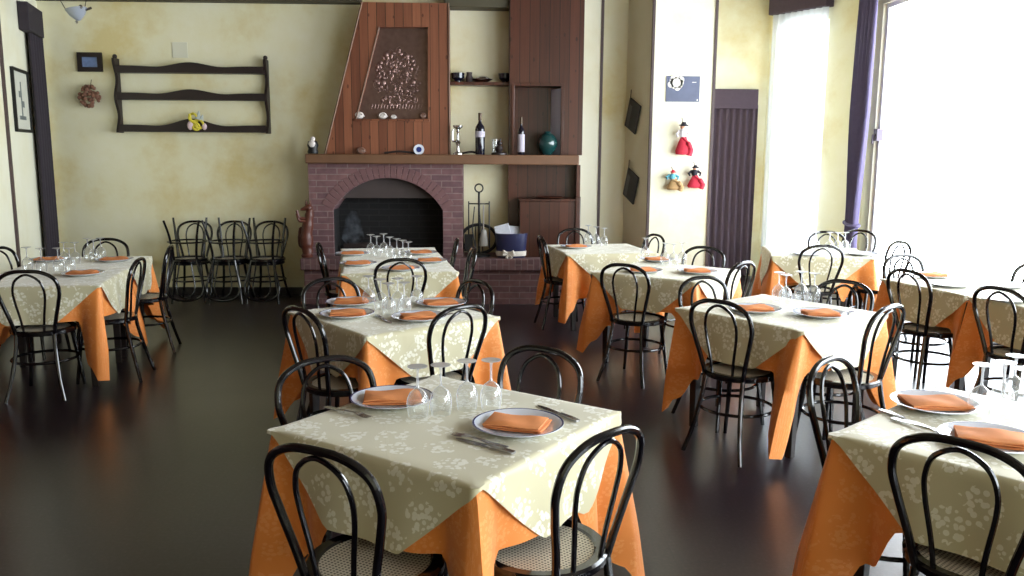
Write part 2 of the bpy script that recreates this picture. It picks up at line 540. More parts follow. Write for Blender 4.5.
def crv(pts, n=6):
    P = [Vector(p) for p in pts]
    P = [P[0] * 2 - P[1]] + P + [P[-1] * 2 - P[-2]]
    out = []
    for i in range(1, len(P) - 2):
        for k in range(n):
            t = k / n
            a, b, c, d = P[i - 1], P[i], P[i + 1], P[i + 2]
            out.append(0.5 * ((2 * b) + (c - a) * t + (2 * a - 5 * b + 4 * c - d) * t * t + (3 * b - a - 3 * c + d) * t ** 3))
    out.append(P[-2])
    return out


# ================================================================== the room
fl = MB().box(-5.6, -3.0, -0.1, 6.0, 12.2, 0.0)
struct('floor', fl, MT['floor'], 'dark brown polished tiled floor', 'floor')
cl = MB().box(-5.6, -3.0, CEIL, 6.0, 12.2, CEIL + 0.15)
struct('ceiling', cl, MT['ceiling'], 'unseen timber ceiling over the dining room, darkened to cut bounced light', 'ceiling')

wb = MB().box(-5.4, BY, 0, 1.69, BY + 0.15, CEIL)
struct('wall_back', wb, MT['wall'], 'sponged yellow wall behind the fireplace', 'wall')


def wall_strip(P, Q, t, z0=0, z1=CEIL, mb=None):
    """a wall from P to Q in plan with thickness t on its right-hand side (seen walking from P to Q)"""
    d = (Q - P).normalized(); n = Vector((d.y, -d.x)) * t
    mb = mb or MB()
    pl = [P, Q, Q + n, P + n]
    return mb.prism([(p.x, p.y) for p in pl], lambda u, v, z: (u, v, z), z0, z1)


# left wall: slanting part then straight on past the camera
tl = 2.6
LP = CL + DL * tl
wl = wall_strip(LP, CL, -0.15)
struct('wall_left', wl, MT['wall_pale'], 'pale cream slanting wall on the left', 'wall')
wn_ = wall_strip(Vector((LP.x, -3.0)), LP, -0.15)
struct('wall_left_near', wn_, MT['walnut'], 'unseen near left wall, dark boards added to dull floor reflections', 'wall')  # unseen wall, boarded dark to dull its reflection in the floor
LN = Vector((-DL.y, DL.x)) * -1          # pointing into the room?
if LN.dot(-CL) < 0: LN = -LN


def LW(t, out, z):
    p = CL + DL * t + LN * out
    return Vector((p.x, p.y, z))


# dark moulding on the left wall
t1, _ = on_line(4, 100, CL, DL)
tm = MB().prism([(t1 - 0.03, 0.0), (t1 + 0.03, 0), (t1 + 0.03, 0.02), (t1 - 0.03, 0.02)], lambda u, v, z: LW(u, v, z), 0, CEIL)
struct('trim_1', tm, MT['trim'], 'dark upright moulding on the left wall', 'moulding')

# rear wall and near right wall behind the camera
wr = MB().box(LP.x - 0.15, -3.0, 0, RX + 0.15, -2.85, CEIL)
struct('wall_rear', wr, MT['wall'], 'yellow wall at the near end of the room', 'wall')

# pilaster right of the panelled cupboard
p0, p1 = W(581, 150, BY - 0.09), W(599, 150, BY - 0.09)
pl = MB().box(p0.x - 0.05, BY - 0.09, 0, p1.x, BY, CEIL)
struct('wall_pilaster', pl, MT['wall_pale'], 'pale plaster strip right of the wood panelling', 'wall')
tm = MB().box(p1.x - 0.005, BY - 0.10, 0, p1.x + 0.025, BY, CEIL)
struct('trim_2', tm, MT['trim'], 'dark moulding edging the pale plaster strip', 'moulding')

# pillar with slanting left face
PFY = 9.3
a0, a1 = W(650, 150, PFY), W(715, 60, PFY)
bl = W(625, 150, BY)
PA, PB, PC = Vector((a0.x, PFY)), Vector((a1.x, PFY)), Vector((bl.x, BY))
pm = MB().prism([(PC.x, PC.y), (PA.x, PA.y), (PB.x, PB.y), (PB.x, 11.6), (PC.x, 11.6)], lambda u, v, z: (u, v, z), 0, CEIL)
struct('wall_pillar', pm, MT['wall_pale'], 'cream pillar hung with three dolls', 'pillar')
for i, p in enumerate((PA, PB)):
    tm = MB().box(p.x - 0.014, PFY - 0.012, 0, p.x + 0.014, PFY + 0.03, CEIL)
    struct('trim_%d' % (3 + i), tm, MT['trim'], ('dark moulding on the left edge of the doll pillar', 'dark moulding on the right edge of the doll pillar')[i], 'moulding')

# recessed wall with the curtained doorway
dm = MB()
c0, c1 = W(706, 150, 11.5), W(752, 150, 11.5)
dz = W(735, 92, 11.5).z
dm.box(PB.x - 0.1, 11.5, 0, c0.x, 11.65, CEIL); dm.box(c1.x, 11.5, 0, A.x + 0.1, 11.65, CEIL); dm.box(c0.x, 11.5, dz, c1.x, 11.65, CEIL)
struct('wall_recess', dm, MT['wall'], 'yellow recessed wall around the curtained doorway', 'wall')
dk = MB().box(c0.x - 0.05, 11.64, 0, c1.x + 0.05, 11.7, dz + 0.05)
struct('door_1', dk, MT['table_wood'], 'dark door behind the aubergine doorway curtain', 'door')

# slanting wall with the voile window
DW = (B - A).normalized(); NW = Vector((DW.y, -DW.x))
if NW.dot(-A) < 0: NW = -NW


def RW(t, out, z):
    p = A + DW * t + NW * out
    return Vector((p.x, p.y, z))


WL = (B - A).length
s0, s1 = 0.2, 0.94
zt = 3.35
wm = MB()
for (u0, u1, z0, z1) in ((0, s0, 0, CEIL), (s1, WL + 0.02, 0, CEIL), (s0, s1, 0, 0.35), (s0, s1, zt, CEIL)):
    wm.prism([(u0, 0), (u1, 0), (u1, -0.18), (u0, -0.18)], lambda u, v, z: RW(u, v, z), z0, z1)
struct('wall_window_side', wm, MT['wall'], 'cream slanting wall around the voile window', 'wall')


def window_frame(name, f, u0, u1, z0, z1, cols, rows, label):
    """f(u, out, z); frame with a child pane per light"""
    m = MB(); w = 0.05
    us = [u0 + (u1 - u0) * i / cols for i in range(cols + 1)]
    zs = [z0 + (z1 - z0) * i / rows for i in range(rows + 1)]
    for i, u in enumerate(us):
        a, b = (u, u + w) if i == 0 else ((u - w, u) if i == cols else (u - w / 2, u + w / 2))
        m.prism([(a, -0.10), (b, -0.10), (b, -0.04), (a, -0.04)], f, z0, z1)
    for j, z in enumerate(zs):
        a, b = (z, z + w) if j == 0 else ((z - w, z) if j == rows else (z - w / 2, z + w / 2))
        m.prism([(u0, -0.095), (u1, -0.095), (u1, -0.045), (u0, -0.045)], f, a, b)
    o = struct(name, m, MT['frame'], label, 'window')
    for i in range(cols):
        g = MB().prism([(us[i] + 0.01, -0.074), (us[i + 1] - 0.01, -0.074), (us[i + 1] - 0.01, -0.068), (us[i] + 0.01, -0.068)], f, z0 + 0.01, z1 - 0.01)
        obj('pane', g, MT['pane'], o, True)
    return o


window_frame('window_1', RW, s0, s1, 0.35, zt, 1, 2, 'white window behind the voile curtain')

# right wall with the big window
BW0, BW1, NW0, NW1 = 9.95, 3.1, 2.2, -2.4
rm = MB()
for (y0, y1, z0, z1) in ((B.y, BW0, 0, CEIL), (BW1, NW0, 0, CEIL), (NW1, -3.0, 0, CEIL), (BW0, BW1, 0, 0.1), (BW0, BW1, 3.4, CEIL), (NW0, NW1, 0, 0.1), (NW0, NW1, 3.4, CEIL)):
    rm.box(RX, min(y0, y1), z0, RX + 0.11, max(y0, y1), z1)
struct('wall_right', rm, MT['wall_pale'], 'cream wall around the large right windows', 'wall')
F2 = lambda u, v, z: (RX - v, u, z)
w2 = window_frame('window_2', F2, BW1, BW0, 0.1, 3.4, 2, 1, 'large bright window behind the right-hand tables')
window_frame('window_3', F2, NW1, NW0, 0.1, 3.4, 2, 1, 'unseen near window on the right wall, added to light the front table')  # unseen window, added and sized to brighten the nearest table
hp = W(879, 135, 9.9)
hm = MB().box(RX - 0.02, 9.84, hp.z - 0.07, RX + 0.05, 9.93, hp.z + 0.07)
hm.tube([(RX - 0.02, 9.885, hp.z), (RX - 0.05, 9.885, hp.z), (RX - 0.055, 9.885, hp.z - 0.1)], 0.012, 8)
obj('handle', hm, MT['handle'], w2, True)

# dark beam and skirting along the back wall
tb = W(200, 3).z
bm_ = MB().box(-5.1, BY - 0.12, tb, W(362, 5).x, BY, tb + 0.28)
struct('beam_back', bm_, MT['beam'], 'dark beam along the top of the back wall', 'beam', bevel=0.01)
e0, e1 = W(450, 5), W(512, 5)
bm_ = MB().box(e0.x - 0.05, BY - 0.25, W(480, 11).z, e1.x + 0.05, BY, W(480, 11).z + 0.3)
struct('beam_alcove', bm_, MT['beam'], 'dark beam over the shelf alcove', 'beam', bevel=0.01)
sk = MB().box(-4.9, BY - 0.018, 0, -2.1, BY, 0.10)
struct('baseboard_back', sk, MT['base'], 'dark skirting board under the back wall', 'skirting board', bevel=0.004)
sk = MB().prism([(0.02, 0), (tl, 0), (tl, 0.018), (0.02, 0.018)], LW, 0, 0.1)
struct('baseboard_left', sk, MT['base'], 'dark skirting board under the left wall', 'skirting board')

# ================================================================== curtains
def curtain(name, f, u0, u1, z0, z1, mat, label, waves=7, amp=0.035, pinch=None, out=0.08, shift=0.0):
    """f(u, out, z): pleated cloth sheet with thickness; pinch(zfrac) -> width factor"""
    n, mz = waves * 8, 14
    vs, fs = [], []
    for side in (0, 1):
        for j in range(mz + 1):
            tz = j / mz; z = z0 + (z1 - z0) * tz
            k = pinch(tz) if pinch else 1
            for i in range(n + 1):
                t = i / n
                c = (u0 + u1) / 2 + shift * (1 - tz)
                u = c + (u0 + (u1 - u0) * t - (u0 + u1) / 2) * k
                o = out + amp * sin(t * waves * 2 * pi + 0.6 * sin(3 * tz)) * (0.75 + 0.25 * (1 - tz)) + (0.006 if side else 0)
                vs.append(f(u, o, z))
    w = n + 1; h = (mz + 1) * w
    for s in (0, 1):
        for j in range(mz):
            for i in range(n):
                a = s * h + j * w + i
                fs.append((a, a + 1, a + w + 1, a + w))
    for j in range(mz):
        for i in (0, n):
            a = j * w + i; fs.append((a, a + w, a + w + h, a + h))
    for i in range(n):
        for j in (0, mz):
            a = j * w + i; fs.append((a, a + 1, a + 1 + h, a + h))
    o = obj(name, MB().add(vs, fs), mat, None, smooth=60)
    return tag(o, label, 'curtain')


def pelmet(f, u0, u1, z0, z1, depth, mat, label, wave=0):
    m = MB().prism([(u0, 0.003), (u1, 0.003), (u1, depth), (u0, depth)], f, z0, z1)
    o = obj('pelmet', m, mat, None, bevel=0.008)
    return tag(o, label, 'pelmet')


CP = CL + LN * 0.10
t_p0, zpb = on_line(44.5, 38.5, CP, DL)
zpt = on_line(43.5, 12.5, CP, DL)[1]
t_p1 = on_line(22, 3, CP, DL)[0]
pelmet(LW, t_p0, t_p1 - 0.22, zpb, zpt, 0.10, MT['purple_shaded'], 'aubergine pelmet coloured dark for shade, at the left of the back wall')
CC = CL + LN * 0.05
curtain('curtain', LW, on_line(50, 150, CC, DL)[0], on_line(38, 150, CC, DL)[0], 0.03, zpb + 0.05, MT['purple_shaded'], 'aubergine curtain coloured dark for shade, beside the left wall', 5, 0.022, out=0.05)

q0, q1 = W(708, 89, 11.4), W(757, 109, 11.4)
pelmet(lambda u, v, z: (u, 11.5 - v, z), c0.x - 0.1, q1.x, q1.z, q0.z, 0.14, MT['purple_dark'], 'dark aubergine pelmet over the doorway right of the pillar')
curtain('curtain', lambda u, v, z: (u, 11.5 - v, z), c0.x - 0.05, W(754, 200, 11.4).x, 0.02, q1.z + 0.05, MT['purple_dark'], 'dark aubergine curtain closing the doorway right of the pillar', 8, 0.03, out=0.07)

zp0 = on_line(800, 10, A + NW * 0.15, DW)[1]
pelmet(RW, 0.10, 0.99, zp0, CEIL - 0.01, 0.16, MT['purple_dark'], 'dark aubergine pelmet over the voile curtain')
curtain('curtain', RW, 0.12, 0.98, 0.25, zp0 + 0.05, MT['sheer'], 'white voile curtain glowing at the far right window', 9, 0.025, out=0.08)

pin = lambda t: 1.0 if t > 0.55 else (0.55 + 0.45 * ((t - 0.22) / 0.33) if t > 0.22 else 0.55 + (0.22 - t) * 0.8)
curtain('curtain', lambda u, v, z: (RX - v, u, z), 9.64, 10.10, 0.03, CEIL - 0.02, MT['purple'], 'aubergine curtain tied back at the big window', 5, 0.045, pin, 0.21, shift=0.08)
tz = 0.03 + (CEIL - 0.05) * 0.22
tv = MB()
tpts = [Vector((RX - 0.213 + 0.066 * cos(a), 9.93 + 0.145 * sin(a), tz + 0.02 * sin(a))) for a in [2 * pi * k / 24 for k in range(24)]]
tv.tube(tpts, 0.02, 8, True)
tag(obj('curtain_tieback', tv, MT['purple'], None), 'aubergine cord tied round the big window curtain', 'tieback')

# ================================================================== fireplace
FY = 9.42                                     # brick face
HY = 9.2                                      # hearth front
hx0 = W(300, 260, HY).x
hx1 = W(640, 260, HY).x
hz = W(520, 259, HY).z
fire = thing('fireplace', 'red brick fireplace with arched opening and tapering pine hood', 'fireplace', ((hx0 + hx1) / 2, BY - 0.3, 0))
# hearth bench
h = MB().box(hx0 + 0.03, HY + 0.04, 0, hx1 - 0.03, BY, hz - 0.13)
obj('hearth', h, MT['brick'], fire, True, bevel=0.006)
h = MB().box(hx0, HY, hz - 0.13, hx1, BY, hz)
obj('hearth_slab', h, MT['soldier'], fire, True, bevel=0.01)
# brick body with arched opening
bx0, bx1 = W(309, 200, FY).x, W(463, 200, FY).x
bz1 = W(400, 164, FY).z
ox0, ox1 = W(333, 220, FY).x, W(443, 220, FY).x
oz_s = W(333, 210, FY).z
oz_t = W(388, 178, FY).z
ocx = (ox0 + ox1) / 2; hw = (ox1 - ox0) / 2; rise = oz_t - oz_s
rad = (hw * hw + rise * rise) / (2 * rise); occ = oz_t - rad
half = math.asin(hw / rad)
NA = 20
arc = [(ocx + rad * sin(-half + 2 * half * i / NA), occ + rad * cos(-half + 2 * half * i / NA)) for i in range(NA + 1)]
outline = [(bx0, hz), (ox0, hz)] + arc + [(ox1, hz), (bx1, hz), (bx1, bz1), (bx0, bz1)]
body = MB()
fq = lambda u, v, d: (u, d, v)
body.box(bx0, FY, hz, ox0, BY - 0.002, bz1); body.box(ox1, FY, hz, bx1, BY - 0.002, bz1)
for i in range(NA):
    (u0, v0), (u1, v1) = arc[i], arc[i + 1]
    body.prism([(u0, v0), (u1, v1), (u1, bz1), (u0, bz1)], fq, FY, BY - 0.002)
obj('brick_surround', body, MT['brick'], fire, True, smooth=0)
# voussoirs
vo = MB(); NVo = 25
for i in range(NVo):
    a0_ = -half + 2 * half * (i + 0.07) / NVo; a1_ = -half + 2 * half * (i + 0.93) / NVo
    q = [(ocx + r_ * sin(a), occ + r_ * cos(a)) for r_, a in ((rad, a0_), (rad, a1_), (rad + 0.14, a1_), (rad + 0.14, a0_))]
    vo.prism(q, fq, FY - 0.005, FY + 0.05)
obj('brick_arch', vo, plain('arch brick', (112, 80, 80), 0.8, noise=0.25, scale=16), fire, True, bevel=0.003)
fb = MB().box(ox0, BY - 0.03, hz, ox1, BY - 0.005, oz_t)
obj('firebox_back', fb, MT['soot'], fire, True)
fb = MB(); sd = 0.004
fb.box(ox0, FY + 0.06, hz, ox0 + sd, BY - 0.03, oz_s); fb.box(ox1 - sd, FY + 0.06, hz, ox1, BY - 0.03, oz_s); fb.box(ox0, FY + 0.06, hz, ox1, BY - 0.03, hz + 0.004)
obj('firebox_lining', fb, MT['soot'], fire, True)
lz = W(388, 198, FY + 0.14).z
lp = MB()
for i in range(NA):
    (u0, v0), (u1, v1) = arc[i], arc[i + 1]
    b0, b1 = max(lz, 0), max(lz, 0)
    if v0 > lz or v1 > lz:
        lp.prism([(u0, b0), (u1, b1), (u1, max(v1, lz + 0.001)), (u0, max(v0, lz + 0.001))], fq, FY + 0.13, FY + 0.16)
obj('smoke_lintel', lp, MT['soot_plain'], fire, True, smooth=0)
# mantel
m0, m1 = W(305, 154, FY - 0.12), W(579, 165, FY - 0.12)
mz0, mz1 = m1.z, W(440, 154.5, FY - 0.12).z
mo = MB().box(m0.x, FY - 0.13, mz0, m1.x, BY, mz1)
obj('mantel_shelf', mo, MT['mantel'], fire, True, bevel=0.012)
# hood
HFY = FY - 0.02
k0, k1 = W(325, 153, HFY), W(449.5, 153, HFY)
kt = W(362, 2, HFY); kz1 = kt.z
hb = k0.x; ht = kt.x; hr = k1.x
r_bl, r_br, r_tl, r_tr = W(356, 119, HFY), W(428, 119, HFY), W(379, 27, HFY), W(428, 27, HFY)
lip = 0.10
out_ = [(hb, mz1), (hr, mz1), (hr, kz1), (ht, kz1)]
inn = [(r_bl.x, r_bl.z), (r_br.x, r_br.z), (r_tr.x, r_tr.z), (r_tl.x, r_tl.z)]
ho = MB()
for i in range(4):
    j = (i + 1) % 4
    ho.prism([out_[i], out_[j], inn[j], inn[i]], fq, HFY, BY - 0.02)
hood = obj('hood', ho, MT['pine'], fire, True, smooth=0)
cp = MB().prism(inn, fq, HFY + lip, HFY + lip + 0.02)
panel = obj('relief_panel', cp, MT['copper'], hood, True, smooth=0)
rl = MB()
rng = random.Random(3)
cx_, cz_ = W(396, 75, HFY).x, W(396, 78, HFY).z
for i in range(210):
    a = rng.uniform(0, 2 * pi); q = math.sqrt(rng.random())
    x = cx_ + cos(a) * q * 0.25; z = cz_ + sin(a) * q * 0.31
    fx0 = r_bl.x + (r_tl.x - r_bl.x) * (z - r_bl.z) / (r_tl.z - r_bl.z)
    if x < fx0 + 0.05: continue
    if i % 3:
        rl.ball((x, HFY + lip, z), rng.uniform(0.008, 0.022), 8, sc=(rng.uniform(0.7, 1.8), 0.45, rng.uniform(0.6, 1.6)))
    else:
        w0, r0 = rng.uniform(0, 6), rng.uniform(0.02, 0.05)
        rl.tube([(x + r0 * cos(w0 + t * 0.5), HFY + lip - 0.002, z + r0 * sin(w0 + t * 0.5)) for t in range(7)], 0.006, 5)
zb_ = W(396, 106, HFY).z
for i in range(17):
    x = W(371 + i * 3.1, 106, HFY).x
    rl.tube([(x - 0.008, HFY + lip, zb_ - 0.022), (x + 0.006, HFY + lip - 0.004, zb_ + 0.022)], 0.006, 6)
obj('embossed_relief', rl, MT['copper_bright'], hood, True)
ed = MB()
ed.tube([(hb, HFY - 0.004, mz1), (ht, HFY - 0.004, kz1)], 0.010, 6)
ed.tube([(hr, HFY - 0.004, mz1), (hr, HFY - 0.004, kz1)], 0.008, 6)
ed.tube([(r_bl.x, HFY - 0.004, r_bl.z), (r_tl.x, HFY - 0.004, r_tl.z)], 0.008, 6)
obj('edge_bead', ed, MT['mantel'], hood, True)
sl = MB().box(r_bl.x - 0.02, HFY - 0.02, r_bl.z - 0.02, r_br.x + 0.02, HFY + lip, r_bl.z)
obj('relief_ledge', sl, MT['pine'], hood, True, bevel=0.004)

# alcove shelf
s0_, s1_ = W(450, 83, BY - 0.1), W(512, 83, BY - 0.1)
sz = W(480, 82, BY - 0.18).z
al = MB().box(s0_.x - 0.02, BY - 0.2, sz - 0.035, s1_.x + 0.02, BY, sz)
tag(obj('alcove_shelf', al, MT['walnut'], None, bevel=0.004), 'dark shelf in the alcove right of the hood', 'shelf')

# panelled cupboard column
KY = 9.55
g0, g1 = W(509, 150, KY).x, W(583, 100, KY).x
n0, n1 = W(514, 120, KY).x, W(561, 120, KY).x
nz1 = W(540, 86, KY).z
cab = thing('panelled_cupboard', 'tall dark wood panelled column with open niche right of the fireplace', 'cupboard', ((g0 + g1) / 2, BY, 0))
cb_ = MB()
cb_.box(g0, KY, nz1, g1, BY, CEIL - 0.005); cb_.box(g0, KY, mz1, n0, BY, nz1); cb_.box(n1, KY, mz1, g1, BY, nz1)
obj('panelling', cb_, MT['walnut'], cab, True, smooth=0)
nb = MB().box(n0, BY - 0.04, mz1, n1, BY - 0.005, nz1)
obj('niche_back', nb, MT['walnut'], cab, True)
nb = MB().prism([(n1 - 0.002, KY + 0.03), (n1 - 0.095, BY - 0.045), (n1 - 0.085, BY - 0.042), (n1 - 0.001, KY + 0.05)], lambda u, v, z: (u, v, z), mz1 + 0.002, nz1 - 0.02)  # splayed strip that carries the painted gleam
obj('niche_reveal', nb, MT['niche_gleam'], cab, True)['label'] = 'pale blue gleam painted as a strip inside the niche'
nf = MB(); fw = 0.03
nf.box(n0 - fw, KY - 0.012, mz1, n0, KY + 0.01, nz1 + fw); nf.box(n1, KY - 0.012, mz1, n1 + fw, KY + 0.01, nz1 + fw); nf.box(n0, KY - 0.012, nz1, n1, KY + 0.01, nz1 + fw)
obj('niche_frame', nf, MT['walnut'], cab, True, bevel=0.003)
lo = MB().box(g0, KY + 0.14, hz, g1 - 0.02, BY, mz0 - 0.001)
lo.box(g1 - 0.06, KY - 0.05, hz, g1 - 0.02, KY + 0.14, mz0 - 0.001)
obj('lower_panelling', lo, MT['walnut'], cab, True, smooth=0)

# log box on the hearth
lb0, lb1 = W(520, 200, 9.36), W(577, 200, 9.36)
lt = W(545, 199, 9.36).z
lbx = thing('log_box', 'dark wooden log box standing on the hearth below the panelling', 'box', ((lb0.x + lb1.x) / 2, 9.5, hz))
m = MB().box(lb0.x, 9.36, hz + 0.001, lb1.x - 0.02, KY + 0.12, lt - 0.025)
obj('body', m, MT['walnut'], lbx, True, bevel=0.005)
m = MB().box(lb0.x - 0.01, 9.345, lt - 0.025, lb1.x - 0.01, KY + 0.13, lt)
obj('lid', m, MT['walnut'], lbx, True, bevel=0.005)
e = W(579, 200, 9.36)
m = MB().box(lb1.x - 0.02, 9.34, hz + 0.001, lb1.x + 0.04, 9.42, lt + 0.03)
obj('corner_post', m, MT['walnut'], lbx, True, bevel=0.01)
pc = W(565, 198, 9.48)
m = MB().lathe([(0, 0.0), (0.09, 0.0), (0.16, 0.016), (0.165, 0.02), (0.15, 0.016), (0.08, 0.006), (0, 0.006)], 28, (W(549, 198, 9.48).x, 9.48, lt + 0.001))
tag(obj('tray', m, MT['walnut'], None), 'shallow round wooden tray lying on the log box', 'tray')

# logs and ash in the hearth
m = MB()
for i in range(1):
    m.ball((ocx - 0.1, BY - 0.2, hz + 0.01), 0.3, 16, sc=(1.1, 0.35, 0.14))
tag(obj('ash_heap', m, MT['ash'], None), 'grey ash heap lying in the fireplace', 'ash')
for i, (dx, dz, l) in enumerate(((-0.28, 0.08, 0.5), (-0.05, 0.085, 0.55))):
    m = MB().tube(crv([(ocx + dx - l / 2, BY - 0.18, hz + dz), (ocx + dx, BY - 0.21 - 0.02 * i, hz + dz + 0.012), (ocx + dx + l / 2, BY - 0.2, hz + dz + 0.004)]), 0.045, 9)
    tag(obj('log', m, MT['bark'], None), ('charred log lying left in the fireplace', 'charred log lying right in the fireplace')[i], 'log')

# thin smoke rising at the left of the firebox
smk = bpy.data.materials.new('thin bluish smoke'); smk.use_nodes = True
nt_ = smk.node_tree; nt_.nodes.remove(nt_.nodes['Principled BSDF'])
vol = nt_.nodes.new('ShaderNodeVolumePrincipled'); vol.inputs['Color'].default_value = (0.75, 0.82, 0.95, 1)
tc_ = nt_.nodes.new('ShaderNodeTexCoord'); nz_ = nt_.nodes.new('ShaderNodeTexNoise'); nz_.inputs['Scale'].default_value = 9; nz_.inputs['Detail'].default_value = 3
nt_.links.new(tc_.outputs['Object'], nz_.inputs['Vector'])
dn_ = math_node(nt_.nodes, nt_.links, 'MULTIPLY', math_node(nt_.nodes, nt_.links, 'MAXIMUM', math_node(nt_.nodes, nt_.links, 'SUBTRACT', nz_.outputs['Fac'], 0.45), 0.0), 11.0)
nt_.links.new(dn_, vol.inputs['Density']); nt_.links.new(vol.outputs[0], nt_.nodes['Material Output'].inputs['Volume'])
sp_ = W(353, 240, 9.62)
m = MB().lathe([(0, 0.0), (0.09, 0.01), (0.13, 0.07), (0.12, 0.15), (0.10, 0.24), (0.085, 0.32), (0.05, 0.38), (0, 0.40)], 18, (sp_.x, 9.64, hz + 0.11))
tag(obj('smoke', m, smk, None), 'faint bluish smoke rising left inside the fireplace', 'smoke', None, 'stuff')

# fire tools
ft = W(479, 250, 9.42)
ftr = thing('fire_tool_stand', 'black iron stand of fire tools on the hearth left of the blue bucket', 'fire tools', (ft.x, 9.45, hz + 0.001))
u = 0.9 * (W(479, 185, 9.45).z - hz)
m = MB().lathe([(0, 0), (0.13, 0), (0.13, 0.02), (0.03, 0.035), (0.012, 0.05), (0.012, u)], 20)
m.tube([(0.045 * cos(a), 0, u + 0.045 + 0.045 * sin(a)) for a in [2 * pi * k / 18 for k in range(18)]], 0.009, 6, True)
m.tube([(-0.12, 0, u * 0.82), (0.12, 0, u * 0.82)], 0.008, 6)
obj('stand', m, MT['iron'], ftr)
m = MB().tube([(-0.115, -0.02, u * 0.86), (-0.115, -0.02, 0.24)], 0.008, 6); m.box(-0.165, -0.03, 0.06, -0.07, -0.012, 0.25)
obj('shovel', m, MT['iron'], ftr, bevel=0.004)
m = MB().tube([(0.115, -0.02, u * 0.86), (0.115, -0.02, 0.1), (0.14, -0.02, 0.06)], 0.008, 6)
obj('poker', m, MT['iron'], ftr)
m = MB().tube([(0.05, -0.03, u * 0.8), (0.05, -0.03, 0.3)], 0.009, 6); m.lathe([(0.0, 0.3), (0.03, 0.3), (0.05, 0.2), (0.055, 0.12), (0.0, 0.12)], 14, (0.05, -0.03, 0))
obj('brush', m, plain('pale brush bristle', (150, 146, 140), 0.9), ftr)
m = MB()
for a in (0.0, 0.05): m.tube([(-0.05 + a, -0.045, u * 0.78), (-0.075 + a * 2, -0.05, 0.3), (-0.04 + a * 0.6, -0.05, 0.1)], 0.007, 6)
obj('tongs', m, MT['iron'], ftr)
m = MB().tube([(0.2 * cos(a), 0.06 + 0.03 * sin(a), 0.19 + 0.16 * sin(a)) for a in [2 * pi * k / 28 for k in range(28)]], 0.018, 8, True)
for a in (-0.12, -0.04, 0.04, 0.12): m.tube([(a, 0.06, 0.05), (a, 0.07, 0.33)], 0.006, 5)
obj('log_ring', m, MT['iron'], ftr)

# blue bucket with newspapers
bc = W(511, 256, 9.38)
bk = thing('paper_bucket', 'navy oval bucket full of newspapers with an ivory ribbon', 'bucket', (bc.x, 9.37, hz + 0.001))
bh = W(511, 233, 9.38).z - hz
S = Matrix.Diagonal((1.0, 0.66, 1)).to_3x3()
m = MB().lathe([(0, 0), (0.155, 0), (0.16, 0.01), (0.183, bh), (0.176, bh), (0.152, 0.012), (0, 0.012)], 32, M=S)
obj('body', m, MT['basket'], bk)
m = MB().lathe([(0.165, 0.02), (0.170, 0.02), (0.175, 0.075), (0.170, 0.075), (0.165, 0.02)], 32, M=S)
m.tube([(-0.04, -0.112, 0.045), (-0.09, -0.135, 0.085), (-0.10, -0.14, 0.04), (-0.04, -0.118, 0.045), (0.02, -0.14, 0.08), (0.03, -0.14, 0.035)], 0.016, 6)
m.tube([(-0.03, -0.12, 0.045), (-0.055, -0.145, -0.0)], [0.01, 0.02], 6); m.tube([(-0.035, -0.12, 0.045), (0.0, -0.15, 0.005)], [0.01, 0.02], 6)
obj('ribbon', m, MT['ribbon'], bk)
for i, (dx, w, hh, tl_) in enumerate(((-0.08, 0.17, 0.14, -14), (0.02, 0.2, 0.12, 6), (0.10, 0.15, 0.07, 10))):
    M = Matrix.Translation((bc.x + dx, 9.36 + 0.035 * i, hz + bh - 0.04)) @ Matrix.Rotation(R(tl_), 4, 'Y') @ Matrix.Rotation(R(-20), 4, 'X')
    m = MB().box(-w / 2, -0.012, 0, w / 2, 0.012, hh, M=M)
    tag(obj('newspaper', m, MT['paper'], None, bevel=0.006), ('folded newspaper sticking up at the left of the blue bucket', 'folded newspaper in the middle of the blue bucket', 'low newspaper at the right of the blue bucket')[i], 'newspaper')

# carved fox on the hearth
fx = W(308, 262, 9.36)
fox = thing('carved_fox', 'tall red brown carved animal figure standing left of the fireplace', 'figure', (fx.x, 9.33, hz + 0.001))
H = W(308, 199, 9.35).z - hz
m = MB().lathe([(0, 0), (0.06, 0), (0.065, 0.02), (0.05, 0.05), (0, 0.05)], 16)
obj('plinth', m, MT['fox'], fox)
m = MB().tube(crv([(0.01, 0, 0.04), (0.0, 0.0, H * 0.2), (0.0, 0, H * 0.4), (0.025, 0, H * 0.62), (0.04, 0, H * 0.76), (0.045, 0, H * 0.84)], 5),
              [0.06] * 5 + [0.072] * 5 + [0.062] * 5 + [0.05] * 5 + [0.042] * 5 + [0.032], 12)
m.ball((0.035, -0.01, H * 0.85), 0.044, 12, sc=(1.0, 1, 1.0))
m.tube([(0.02, -0.02, H * 0.85), (-0.03, -0.035, H * 0.83), (-0.05, -0.04, H * 0.82)], [0.032, 0.018, 0.01], 10)
m.tube([(0.045, 0, H * 0.88), (0.055, 0, H)], [0.022, 0.003], 8); m.tube([(0.01, 0, H * 0.88), (0.005, 0, H * 0.985)], [0.018, 0.003], 8)
for k in (0, 1):
    m.tube(crv([(0.0, -0.04, H * (0.62 + 0.05 * k)), (-0.06, -0.06, H * (0.64 + 0.05 * k)), (-0.085, -0.06, H * (0.76 + 0.05 * k))]), 0.015, 8)
obj('body', m, MT['fox'], fox)
m = MB().tube(crv([(-0.01, 0.03, 0.08), (-0.07, 0.03, H * 0.2), (-0.075, 0.02, H * 0.38), (-0.06, 0.02, H * 0.52)]), [0.02] * 6 + [0.026] * 6 + [0.022] * 6 + [0.006], 10)
obj('tail', m, MT['fox'], fox)

# ================================================================== mantel and shelf ornaments
MZ = mz1 + 0.001
MYY = FY - 0.07


